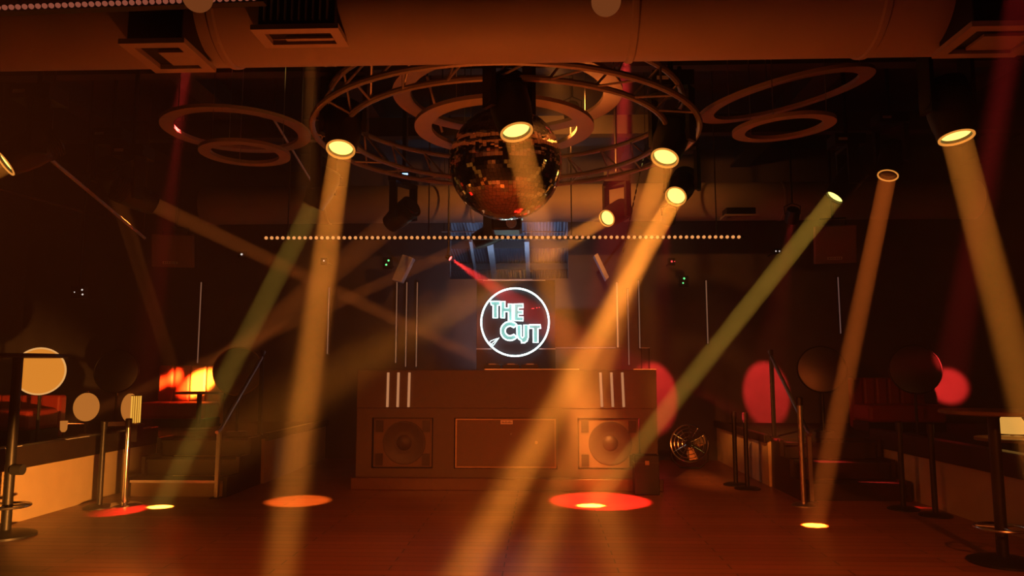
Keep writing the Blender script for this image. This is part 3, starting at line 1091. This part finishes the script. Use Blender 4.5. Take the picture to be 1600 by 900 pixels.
# back counter behind the booth (light on its thin edge put in as glow)
a, b_ = onY(862, 543, 12.6), onY(962, 543, 12.6)
t = thing('back_counter', ((a.x + b_.x) / 2, 12.6, 0), 'dark rear counter with a thin edge made to glow as if lit behind the booth', 'counter')
MB().span((a.x - 0.5, 12.6, 0), (b_.x + 0.1, 13.35, a.z - 0.03)).build('body', 'booth', t)
MB().span((a.x - 0.5, 12.57, a.z - 0.03), (b_.x + 0.1, 13.35, a.z)).build('top', 'trimdark', t)
MB().span((a.x + 0.05, 12.56, a.z - 0.014), (b_.x, 12.57, a.z + 0.002)).build('edge_strip', 'stripdim', t)  # strip glows in place of light on the counter edge

# ------------------------------------------------------------------ vertical wall light strips
for i, (px, y0, y1, m, lab) in enumerate((
        (619, 440, 568, 'stripthin', 'outermost thin light strip of the three left of the sign'),
        (634.5, 440, 574, 'stripthin', 'middle thin light strip of the three left of the sign'),
        (651, 440, 574, 'stripthin', 'innermost thin light strip of the three left of the sign'),
        (965, 440, 574, 'striptan', 'innermost light strip of the three right of the sign'),
        (982, 450, 571, 'stripthin', 'middle light strip of the three right of the sign'),
        (999, 437, 545, 'stripthin', 'outermost light strip of the three right of the sign, above the acrylic box'),
        (311, 440, 568, 'stripthin', 'single light strip on the dark wall above the glowing banquette'),
        (512.5, 448, 554, 'stripthin', 'single faint light strip on the wall between banquette and booth'),
        (1105, 437, 538, 'stripthin', 'single faint light strip on the wall behind the slanted yellow beam'),
        (1312, 432, 522, 'stripdim', 'faintest light strip on the far right wall'))):
    tilt = (px - 800) * -0.00009 * (y1 - y0) * -1
    a, b_ = onY(px, y0, YB - 0.05), onY(px, y1, YB - 0.05)
    a.x = b_.x = (a.x + b_.x) / 2
    t = thing('wall_light_strip', (a.x, YB - 0.01, b_.z), lab, 'light strip', 'vertical light strips on the back wall')
    MB().span((a.x - 0.022, YB - 0.03, b_.z), (a.x + 0.022, YB - 0.001, a.z)).build('channel', 'black', t)
    MB().tube([V((a.x, YB - 0.035, b_.z + 0.01)), V((a.x, YB - 0.035, a.z - 0.01))], 0.011 if m != 'striptan' else 0.014).build('tube', m, t)

#@@SPEAKERS
# ================================================================== hung loudspeakers and small devices


def wall_speaker(px, py, Y, w, h, label, yaw, tilt, bx):
    p = onY(px, py, Y)
    t = thing('loudspeaker', p, label, 'speaker', 'hung loudspeakers')
    rot = Matrix.Rotation(yaw, 3, 'Z') @ Matrix.Rotation(tilt, 3, 'X')
    rr = lambda v: p + rot @ V(v)
    pts = [(-w / 2, 0), (w / 2, 0), (w * 0.36, 0.42), (-w * 0.36, 0.42)]
    m = MB()
    m.prism([rr((x, y, -h / 2)) for x, y in pts], rot @ V((0, 0, h)))
    m.build('cabinet', 'speaker', t, bevel=0.012)
    MB().box(rr((0, -0.012, 0.01)), (w * 0.94, 0.022, h * 0.94), rot).build('grille', 'speaker', t, bevel=0.008)
    bdg = MB().box(rr((bx * w, -0.026, -h * 0.36)), (w * 0.34, 0.010, h * 0.075), rot).build('badge', 'badge', t)
    lt = MB()
    for i in range(7):
        lt.box(rr((bx * w + w * 0.34 * (-.38 + i * .126), -0.032, -h * 0.36)), (w * 0.02, 0.004, h * (0.05, .035, .05, .03, .05, .04, .05)[i]), rot)
    lt.build('lettering', 'badgeink', bdg)
    top = rr((0, 0.2, h / 2 - 0.01))
    MB().tube([rr((-w * .30, 0.2, h / 2)), rr((-w * .30, 0.2, h / 2 + .10)), rr((w * .30, 0.2, h / 2 + .10)), rr((w * .30, 0.2, h / 2))], 0.012).build('bracket', 'black', t)
    MB().cyl(rr((0, 0.2, h / 2 + .09)), (rr((0, 0.2, 0)).x, rr((0, 0.2, 0)).y, ZC - 0.005), 0.02).build('hanging_pole', 'black', t)


wall_speaker(270, 392, 11.0, 0.62, 0.50, 'dark square loudspeaker hung high on the left with a pale badge', R(14), R(12), -0.05)
wall_speaker(1305, 382, 11.0, 0.60, 0.56, 'dark square loudspeaker hung high on the right with a pale badge', R(-12), R(12), -0.02)


def tilted_panel(pts, Y, thick, label):
    P = [onY(x, y, Y) for x, y in pts]
    c = sum(P, V()) / 4
    t = thing('column_speaker', c, label, 'speaker', 'tilted pale speakers by the rear opening')
    MB().prism(P, (0, thick, 0)).build('casing', 'grey', t, bevel=0.01)
    g = [c + (p - c) * 0.86 + V((0, -0.006, 0)) for p in P]
    MB().prism(g, (0, 0.012, 0)).build('grille', 'rafter', t)
    MB().cyl(c + V((0, thick, 0)), (c.x, YB + 0.002, c.z), 0.02).build('wall_bracket', 'black', t)


tilted_panel([(612, 437), (629, 397), (646, 403), (627, 441)], 12.6, 0.22, 'pale tilted column speaker left of the rear opening')
tilted_panel([(928, 399), (934, 395), (952, 433), (947, 438)], 12.6, 0.22, 'pale narrow tilted column speaker right of the rear opening')


def gadget(px, py, Y, w, h, label, leds, m='black', wall=True):
    p = onY(px, py, Y)
    t = thing('control_box', p, label, 'device', 'small devices with indicator lights')
    MB().box(p, (w, 0.08, h)).build('case', m, t, bevel=0.006)
    for dx, dz, lm, r in leds:
        MB().lathe(p + V((dx, -0.04, dz)), (0, -1, 0), [(0, r), (r * .6, r * .8), (r, 0)], 10).build('indicator', lm, t, smooth=True)
    if wall:
        MB().cyl(p + V((0, 0.04, 0)), (p.x, YB + 0.002, p.z), 0.012).build('wall_bracket', 'black', t)
    else:
        MB().cyl(p + V((0, 0, h / 2)), (p.x, p.y, ZC - 0.005), 0.012).build('hanging_pole', 'black', t)


gadget(606, 411, 12.9, 0.16, 0.20, 'small black device with green lights left of the rear opening', [(0.02, 0.04, 'ledgreen', 0.018), (-0.02, -0.035, 'ledgreen', 0.018)])
gadget(1068, 440, 12.9, 0.16, 0.20, 'small black device with green lights right of the light strips', [(0.005, 0.05, 'ledgreen', 0.018), (-0.015, -0.03, 'ledgreen', 0.014)])
gadget(1049, 409, 12.9, 0.12, 0.12, 'small black device with a red light right of the rear opening', [(0.0, 0.0, 'ledred', 0.017), (0.05, 0.0, 'ledred', 0.008)])
gadget(1214, 393, 12.9, 0.14, 0.10, 'tiny device with two pale painted glints beside the slanted yellow beam', [(-0.03, 0, 'paledot', 0.012), (0.03, 0, 'paledot', 0.012)])  # glints drawn as small glowing dots
gadget(124, 457, 9.4, 0.18, 0.16, 'small dark fixture with pale glints high on the left wall side', [(0.06, 0.03, 'paledot', 0.012), (0.07, -0.03, 'paledot', 0.012), (-0.04, 0.0, 'paledot', 0.008)], wall=False)  # the glints are glowing dots put on the case
gadget(379, 398, 12.9, 0.14, 0.12, 'tiny device with one pale light above the single wall strip', [(0.0, 0.0, 'paledot', 0.02)])
gadget(507, 408, 12.9, 0.12, 0.12, 'tiny device with one pale light behind the left truss beam', [(0.0, 0.0, 'paledot', 0.014)])

# black projector hanging under the ball, further back
p = onY(792, 352, 8.4)
t = thing('projector', p, 'black hanging projector box seen right under the mirror ball', 'projector')
MB().box(p, (0.34, 0.36, 0.17)).build('body', 'black', t, bevel=0.03)
MB().lathe(p + V((0.06, -0.18, -0.01)), (0, -1, 0), [(0, 0.06), (0.03, 0.06), (0.03, 0.045), (0.01, 0.04), (0.01, 0)], 24).build('lens_barrel', 'steel', t, smooth=True)
MB().box(p + V((0.0, 0.0, 0.095)), (0.36, 0.30, 0.02)).build('top_plate', 'chrome', t)
MB().cyl(p + V((0, 0, 0.10)), (p.x, p.y, 4.99), 0.02).build('hanging_pole', 'black', t)
for px0, px1, y in ((700, 768, 345), (815, 892, 345)):
    pass

# bright conduits and rods under the ceiling


def rod(name, a, b_, r, m, label, cat, group=None, coll=True):
    t = thing(name, (a + b_) / 2, label, cat, group)
    MB().cyl(a, b_, r, n=10).build('tube', m, t, smooth=True)
    d = (b_ - a)
    if coll:
        for f in (0.02, 0.98):
            p = a + d * f
            MB().cyl(p, (p.x, p.y, ZC - 0.003), 0.008, n=6).build('hanging_wire', 'joist', t)
    return t


rod('ceiling_pipe', onZ(73, 244, 3.55), onZ(226, 372, 3.40), 0.02, 'rod', 'bright steel pipe slanting toward the left loudspeaker', 'pipe', 'steel pipes under the ceiling')
rod('ceiling_pipe', onY(427, 185, 8.6), onY(488, 286, 9.8), 0.015, 'rod', 'steel pipe slanting behind the left pair of hoops', 'pipe', 'steel pipes under the ceiling')
rod('ceiling_pipe', onY(667, 119, 7.4), onY(691, 206, 7.9), 0.015, 'rod', 'short steel pipe slanting inside the wide hoop', 'pipe', 'steel pipes under the ceiling')
rod('ceiling_pipe', onY(716, 345.5, 12.4), onY(892, 345.5, 12.4), 0.014, 'rafter', 'level steel pipe below the rear duct, upper of two', 'pipe', 'steel pipes under the ceiling')
rod('ceiling_pipe', onY(690, 362, 12.5), onY(882, 362.5, 12.5), 0.012, 'rafter', 'level steel pipe below the rear duct, lower of two', 'pipe', 'steel pipes under the ceiling')
rod('ceiling_pipe', onY(-10, 292, 9.5), onY(170, 342, 11.5), 0.02, 'joist', 'dull pipe running along the left wall side', 'pipe', 'steel pipes under the ceiling')

# chain hanging right of the ball
a, b_ = onY(1008, 232, 9.4), onY(973, 396, 9.8)
t = thing('hanging_chain', b_, 'thin bright chain hanging between the bulb bar and the right truss lamps', 'chain')
n = 16
for i in range(n):
    p = a + (b_ - a) * ((i + .15) / n)
    q = a + (b_ - a) * ((i + .8) / n)
    MB().cyl(p, q, 0.010, n=6).build('link', 'chrome' if i % 3 else 'joist', t)
MB().cyl(a, (a.x, a.y, ZC - 0.003), 0.004, n=6).build('hanging_wire', 'joist', t)
MB().cyl(a, b_, 0.004, n=6).build('cord', 'black', t)

# two dim glowing globes put in for orange-lit moving head undersides
for px, py, lab in ((309, -4, 'small glowing globe in place of a lit moving head above the box vent'), (947, 2, 'small glowing globe in place of a lit moving head above the mirror ball')):
    p = onY(px, py, 3.25)
    t = thing('glow_globe', p, lab, 'lamp', 'glowing globes at the top edge')
    r = 0.068
    MB().lathe(p - V((0, 0, r)), (0, 0, 1), [(r * (1 - math.cos(math.pi * i / 16)), r * math.sin(math.pi * i / 16)) for i in range(17)], 28).build('globe', 'globe', t, smooth=True)
    MB().cyl(p + V((0, 0, r * .9)), p + V((0, 0, r + 0.05)), 0.03).build('socket', 'black', t)
    MB().cyl(p + V((0, 0, r + .05)), (p.x, p.y, ZC - .003), 0.008).build('cord', 'black', t)

#@@FURN
# ================================================================== left platform things


def round_disc(p, r, nrm, label, face, rim, name='round_mirror', cat='mirror', post=None, group=None):
    t = thing(name, p, label, cat, group)
    n = V(nrm).normalized()
    MB().lathe(p, n, [(-0.02, r), (0.0, r), (0.004, r * 0.9), (0.006, 0)], 56).build('face', face, t, smooth=True)
    MB().ring(p, r + 0.006, 0.011, n, 64).build('rim', rim, t, smooth=True)
    b_ = p - n * 0.03
    MB().cyl(b_, b_ - n * 0.04, 0.04).build('mount', 'black', t)
    if post is not None:
        q = b_ - n * 0.04
        MB().tube([q, V((q.x, q.y, q.z - 0.05)), V((q.x, q.y, post))], 0.02).build('stand_pole', 'black', t)
        MB().cyl((q.x, q.y, post), (q.x, q.y, post + 0.02), 0.14).build('stand_foot', 'black', t)
    return t


DT = PH + 0.02
def toward(p):
    return (EYE - p)


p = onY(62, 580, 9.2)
round_disc(p, 0.283, (0.35, -1, 0), 'round mirror with painted glowing amber reflection behind the tall post at the left edge', 'disc', 'discrim', 'glowing_mirror_disc', 'lamp', post=DT)  # face glows in place of the beam this mirror reflects
p = onY(182, 580, 11.6)
round_disc(p, 0.33, (0.15, -1, 0.1), 'dim round mirror at the left, above the small glowing oval', 'roundmirror', 'black', post=DT, group='round mirrors on stands')
p = onY(372, 580, 10.9)
round_disc(p, 0.345, (0.2, -1, 0.05), 'round mirror at the head of the steps, beside the glowing banquette', 'roundmirror', 'frame', post=DT, group='round mirrors on stands')
p = onY(1284, 577, 11.4)
round_disc(p, 0.34, (-0.2, -1, 0.1), 'dim round mirror right of the red wall spots', 'roundmirror', 'black', post=DT, group='round mirrors on stands')
p = onY(1430, 577, 10.9)
round_disc(p, 0.34, (-0.2, -1, 0.1), 'nearly black round mirror farthest to the right', 'roundmirror', 'black', post=DT, group='round mirrors on stands')


def banquette(px0, px1, Y, ztop, label, m='redleather', segs=6, lit=None):
    x0, x1 = onY(px0, 600, Y).x, onY(px1, 600, Y).x
    t = thing('banquette_seat', ((x0 + x1) / 2, Y + 0.3, DT), label, 'seat', 'banquette seats')
    MB().span((x0, Y - 0.55, DT), (x1, Y, DT + 0.14)).build('plinth', 'black', t)
    MB().span((x0, Y - 0.6, DT + 0.14), (x1, Y, DT + 0.40)).build('seat', m, t, bevel=0.05)
    w = (x1 - x0) / segs
    for i in range(segs):
        a = x0 + w * i
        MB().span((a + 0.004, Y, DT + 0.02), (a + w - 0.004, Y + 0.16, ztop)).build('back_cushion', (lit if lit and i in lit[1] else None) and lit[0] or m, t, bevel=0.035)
    return t


banquette(246, 346, 12.4, onY(315, 571, 12.4).z, 'tall banquette with back cushions tinted tan as if beam lit behind the steps', 'redleather', 4, ('tan', (2, 3)))  # tan cushions carry the beam's light in their colour
banquette(-30, 96, 10.0, onY(60, 617, 10.0).z, 'low red banquette below the glowing amber disc', 'redleather', 4)

# table in front of the tall banquette, lit by a beam
p = onY(312, 612, 11.55)
t = thing('cocktail_table', (p.x, p.y, DT), 'small table brightly lit by a beam in front of the tall banquette', 'table', 'small round tables')
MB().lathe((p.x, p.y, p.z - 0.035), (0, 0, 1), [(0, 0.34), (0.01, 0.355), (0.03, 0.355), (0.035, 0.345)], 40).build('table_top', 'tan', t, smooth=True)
MB().cyl((p.x, p.y, DT + 0.02), (p.x, p.y, p.z - 0.035), 0.035).build('pedestal', 'black', t)
MB().lathe((p.x, p.y, DT), (0, 0, 1), [(0, 0.22), (0.012, 0.22), (0.025, 0.05)], 32).build('base', 'black', t, smooth=True)

# newel with the ribbed glass, its reflected light put in as glow
p = onY(211, 662, 9.55)
xnw = AX - 5.03
t = thing('newel_post', (p.x, p.y, 0), 'dark square post by the steps carrying the glowing ribbed glass', 'post')
MB().span((p.x - 0.07, p.y - 0.07, PH + 0.02), (p.x + 0.07, p.y + 0.07, p.z - 0.02)).build('shaft', 'trimdark', t)
MB().span((p.x - 0.085, p.y - 0.085, p.z - 0.02), (p.x + 0.085, p.y + 0.085, p.z)).build('cap', 'trimdark', t, bevel=0.005)
t.location.z = PH + 0.02
for ch in t.children:
    ch.location.z -= PH + 0.02
hgt = onY(211, 618, 9.55).z - p.z
t = thing('ribbed_glass', p, 'bright yellow ribbed glass given its own glow standing on the dark post', 'lamp')
m = MB()
prof = 48
vs = []
for k, zz in enumerate((0.012, hgt)):
    vs.append([m.bm.verts.new(p + V(((0.052 + 0.008 * math.cos(12 * 2 * math.pi * i / prof)) * math.cos(2 * math.pi * i / prof), (0.052 + 0.008 * math.cos(12 * 2 * math.pi * i / prof)) * math.sin(2 * math.pi * i / prof), zz))) for i in range(prof)])
for i in range(prof):
    j = (i + 1) % prof
    m.bm.faces.new((vs[0][i], vs[0][j], vs[1][j], vs[1][i]))
m.bm.faces.new(vs[0][::-1])
m.bm.faces.new(vs[1])
og = m.build('glass', 'candle', t, smooth=False)
og.data.materials.append(M['troughshade'])
for f in og.data.polygons:
    c_ = f.center
    if abs(c_.z - hgt / 2) < 0.05 and (c_.x ** 2 + c_.y ** 2) ** 0.5 < 0.0505:
        f.material_index = 1  # weaker glow paints the shade in the rib troughs
MB().cyl(p, p + V((0, 0, 0.014)), 0.066).build('foot', 'frame', t)
MB().ring(p + V((0, 0, hgt)), 0.058, 0.005).build('rim', 'frame', t)


def oval_on_stem(px, py, Y, rx, rz, label, m='shade', lit=True):
    p = onY(px, py, Y)
    base = DT
    t = thing('glow_oval', (p.x, p.y, base), label, 'lamp', 'small glowing ovals on stems')
    MB().lathe(p - V((0, 0, rz)), (0, 0, 1), [(rz * (1 - math.cos(math.pi * i / 16)), max(0.0, rx * math.sin(math.pi * i / 16))) for i in range(17)], 32).build('shade', m, t, smooth=True)  # oval that glows in place of a reflection on glass
    MB().cyl((p.x, p.y, base + 0.02), p - V((0, 0, rz * 0.96)), 0.014).build('stem', 'frame', t)
    MB().lathe((p.x, p.y, base), (0, 0, 1), [(0, 0.09), (0.015, 0.085), (0.025, 0.02)], 24).build('base', 'frame', t, smooth=True)
    MB().cyl(p + V((0, 0, rz * .97)), p + V((0, 0, rz + 0.02)), 0.02).build('finial', 'frame', t)


oval_on_stem(135, 636, 10.4, 0.165, 0.20, 'small painted amber glow oval on the platform between post and steps')  # oval glows in place of an amber reflection on glass
oval_on_stem(203, 637, 10.9, 0.12, 0.21, 'dim painted glow oval half hidden behind the glowing ribbed glass')
p = onY(100, 660, 9.4)
t = thing('candle_holder', (p.x, p.y, 0), 'small tan candle glass on the platform curb', 'candle holder')
zz = onY(100, 675, 9.4).z
t.location.z = DT
MB().lathe((p.x, p.y, DT), (0, 0, 1), [(0, 0.05), (0.01, 0.05), (0.02, 0.015), (zz - DT, 0.015)], 20).build('stem', 'frame', t, smooth=True)
MB().lathe((p.x, p.y, zz), (0, 0, 1), [(0, 0.02), (0.03, 0.04), (0.14, 0.045), (0.14, 0.04), (0.04, 0.032), (0.04, 0)], 20).build('cup', 'shade', t, smooth=True)

# pale sheets painted as the light on the curb top
for k, (px, py, lab) in enumerate(((35, 700, 'pale painted light patch lying on the curb near the tall post'), (140, 684, 'pale painted light patch lying on the curb near the stanchions'))):
    p = onZ(px, py, PH + 0.152)
    p.x = min(p.x, AX - 4.95 - 0.02)
    m = MB().box((AX - 4.95 - 0.025, p.y, PH + 0.153), (0.13, 0.42, 0.006))
    o = m.build('painted_light_patch', 'badge')
    tag(o, lab, 'card', 'painted light patches on the curb')
    MB().box((AX - 4.95 - 0.025, p.y, PH + 0.1575), (0.09, 0.30, 0.003)).build('light_patch_core', 'tan', o)


def stanchion(px, py, label, h=1.0, m='black', rbase=0.17):
    p = onZ(px, py, 0)
    t = thing('stanchion', p, label, 'stanchion', 'belt barrier posts')
    MB().lathe(p, (0, 0, 1), [(0, rbase), (0.012, rbase), (0.03, rbase * 0.75), (0.035, 0.04)], 36).build('base', m, t, smooth=True)
    MB().cyl(p + V((0, 0, 0.034)), p + V((0, 0, h - 0.10)), 0.030, n=20).build('post', m, t, smooth=True)
    MB().lathe(p + V((0, 0, h - 0.10)), (0, 0, 1), [(0, 0.038), (0.09, 0.038), (0.10, 0.03)], 24).build('belt_head', 'black', t, smooth=True)
    return p


p1 = stanchion(155, 793, 'black belt post standing by the beige platform panel', 0.98)
p2 = stanchion(194, 790, 'brass lit chrome belt post on the red floor spot', 1.0, 'chrome', 0.2)
a, b_ = p1 + V((0, 0, 0.93)), p2 + V((0, 0, 0.95))
m = MB()
m.box((a + b_) / 2, ((b_ - a).length - 0.07, 0.006, 0.05), Matrix.Rotation(math.atan2((b_ - a).y, (b_ - a).x), 3, 'Z'))
o = m.build('barrier_belt', 'belt')
tag(o, 'short dark belt stretched between the two belt posts by the steps', 'belt')
p3 = stanchion(1150, 758, 'thin black belt post farther from the camera by the right platform wall', 1.0)
p4 = stanchion(1168, 764, 'thin black belt post nearer the camera by the right platform wall', 1.0)
p5 = stanchion(1256, 790, 'lit steel post standing in front of the right steps', 1.25, 'steel', 0.14)
p6 = stanchion(1412, 796, 'dark belt post by the far right platform, the farther one', 0.98)
p7 = stanchion(1462, 806, 'dark belt post by the far right platform, the nearer one', 0.98)

# tall post at the left edge


def bar_table(px, py, ztop, rtop, label, name='bar_table', top='wood'):
    p = onZ(px, py, 0)
    t = thing(name, p, label, 'table', 'tall bar tables')
    MB().lathe(p, (0, 0, 1), [(0, 0.26), (0.02, 0.26), (0.04, 0.20), (0.06, 0.06)], 40).build('base', 'black', t, smooth=True)
    MB().cyl(p + V((0, 0, 0.055)), p + V((0, 0, ztop - 0.03)), 0.045, n=24).build('post', 'black', t, smooth=True)
    MB().lathe(p + V((0, 0, ztop - 0.035)), (0, 0, 1), [(0, rtop - 0.01), (0.008, rtop), (0.028, rtop), (0.035, rtop - 0.008)], 56).build('table_top', top, t, smooth=True)
    rg = MB().ring(p + V((0, 0, 0.28)), 0.19, 0.012, n=40)
    for k in range(3):
        a = R(30 + 120 * k)
        rg.cyl(p + V((0.04 * math.cos(a), 0.04 * math.sin(a), 0.28)), p + V((0.19 * math.cos(a), 0.19 * math.sin(a), 0.28)), 0.009, n=8)
    rg.build('foot_ring', 'steel', t, smooth=True)
    return t, p


t, p = bar_table(8, 838, onY(30, 553, onZ(8, 838, 0).y).z, 0.42, 'tall black bar table at the left edge in front of the amber disc', top='black')
MB().cyl(p + V((0.04, -0.02, 0.62)), p + V((0.14, -0.02, 0.62)), 0.05, n=16).build('knob', 'rubber', t)
t, p = bar_table(1568, 880, 1.23, 0.40, 'dark bar table at the right edge with a lit rim')

# amber glowing cone at the far right
p = onY(1582, 684, 8.4)
t = thing('glowing_cone', (p.x, p.y, p.z), 'amber glowing cone behind the right bar table', 'lamp')
zt_ = onY(1582, 651, 8.4).z
MB().lathe((p.x, p.y, p.z + 0.05), (0, 0, 1), [(0, 0.19), (zt_ - p.z - 0.05, 0.09)], 32).build('shade', 'shadeyel', t, smooth=True)  # plain amber cone that emits
MB().lathe((p.x, p.y, p.z), (0, 0, 1), [(0, 0.12), (0.02, 0.11), (0.03, 0.02), (0.06, 0.02)], 24).build('base', 'frame', t, smooth=True)
tb = thing('side_table', (p.x, p.y, DT), 'low dark side table under the amber glowing cone on the right platform', 'table')
MB().lathe((p.x, p.y, p.z - 0.03), (0, 0, 1), [(0, 0.36), (0.03, 0.36)], 40).build('table_top', 'tan', tb, smooth=True)
MB().cyl((p.x, p.y, DT), (p.x, p.y, p.z - 0.03), 0.05).build('pedestal', 'black', tb)

# right platform seating (mostly in the dark)
banquette(1330, 1445, 12.0, 1.45, 'dark banquette along the far wall on the right platform', 'redleather', 6)

# floor fan beside the booth
p = onY(1077, 693, 12.2)
r = 0.29
bz = 0.0
t = thing('floor_fan', (p.x, p.y, 0), 'round floor fan standing behind the booth at the right', 'fan')
nrm = V((-0.35, -1, 0.15)).normalized()
x, y, d = frame_of(nrm)
g = MB()
for rr_ in (0.35, 0.6, 0.8, 1.0):
    g.ring(p + d * (0.05 * (1.05 - rr_) + 0.03), r * rr_, 0.006 if rr_ < 1 else 0.014, d, 40, 6)
for k in range(12):
    a = 2 * math.pi * k / 12
    u = x * math.cos(a) + y * math.sin(a)
    g.cyl(p + d * 0.06 + u * r * 0.15, p + d * 0.03 + u * r, 0.004, n=6)
g.build('guard', 'chrome', t, smooth=True)
for k in range(4):
    a = 2 * math.pi * k / 4 + 0.3
    u = x * math.cos(a) + y * math.sin(a)
    w = (x * -math.sin(a) + y * math.cos(a))
    MB().prism([p + u * 0.04 - w * 0.03 + d * .01, p + u * r * .5 - w * 0.09 + d * .02, p + u * r * .88 - w * 0.07 + d * 0.02, p + u * r * .9 + w * 0.06 - d * .02, p + u * 0.05 + w * 0.03 - d * .01], d * 0.006).build('blade', 'frame', t)
MB().lathe(p - d * 0.14, d, [(0, 0.05), (0.02, 0.08), (0.14, 0.07), (0.19, 0.05), (0.2, 0)], 24).build('motor', 'black', t, smooth=True)
MB().tube([p + x * (r + .02), p + x * (r + 0.02) * .9 + V((0, 0, -r * .9)), V((p.x, p.y, 0.02)) + x * 0.15, V((p.x, p.y, 0.02)) - x * .15, p - x * (r + .02) * .9 + V((0, 0, -r * .9)), p - x * (r + .02)], 0.014).build('stand', 'black', t)

#@@END
# ================================================================== haze, render look
w = bpy.data.worlds.new('world')
S.world = w
w.use_nodes = True
nt = w.node_tree
bg = nt.nodes.get('Background')
bg.inputs['Color'].default_value = (0, 0, 0, 1)
bg.inputs['Strength'].default_value = 0
sc_ = nt.nodes.new('ShaderNodeVolumeScatter')
sc_.inputs['Color'].default_value = (1, 1, 1, 1)
sc_.inputs['Density'].default_value = 0.0115
sc_.inputs['Anisotropy'].default_value = 0.35
nt.links.new(sc_.outputs[0], nt.nodes['World Output'].inputs['Volume'])
w.cycles.volume_sampling = 'EQUIANGULAR'
w.cycles.homogeneous_volume = True

cy = S.cycles
cy.use_denoising = True
cy.max_bounces = 6
cy.diffuse_bounces = 2
cy.glossy_bounces = 3
cy.transmission_bounces = 5
cy.volume_bounces = 0
cy.sample_clamp_indirect = 8.0
cy.caustics_reflective = False
cy.caustics_refractive = False
cy.use_light_tree = True
S.view_settings.view_transform = 'Standard'
S.view_settings.look = 'None'
S.view_settings.gamma = 1.0
S.view_settings.exposure = 0.0
S.view_settings.use_curve_mapping = False
S.render.film_transparent = False
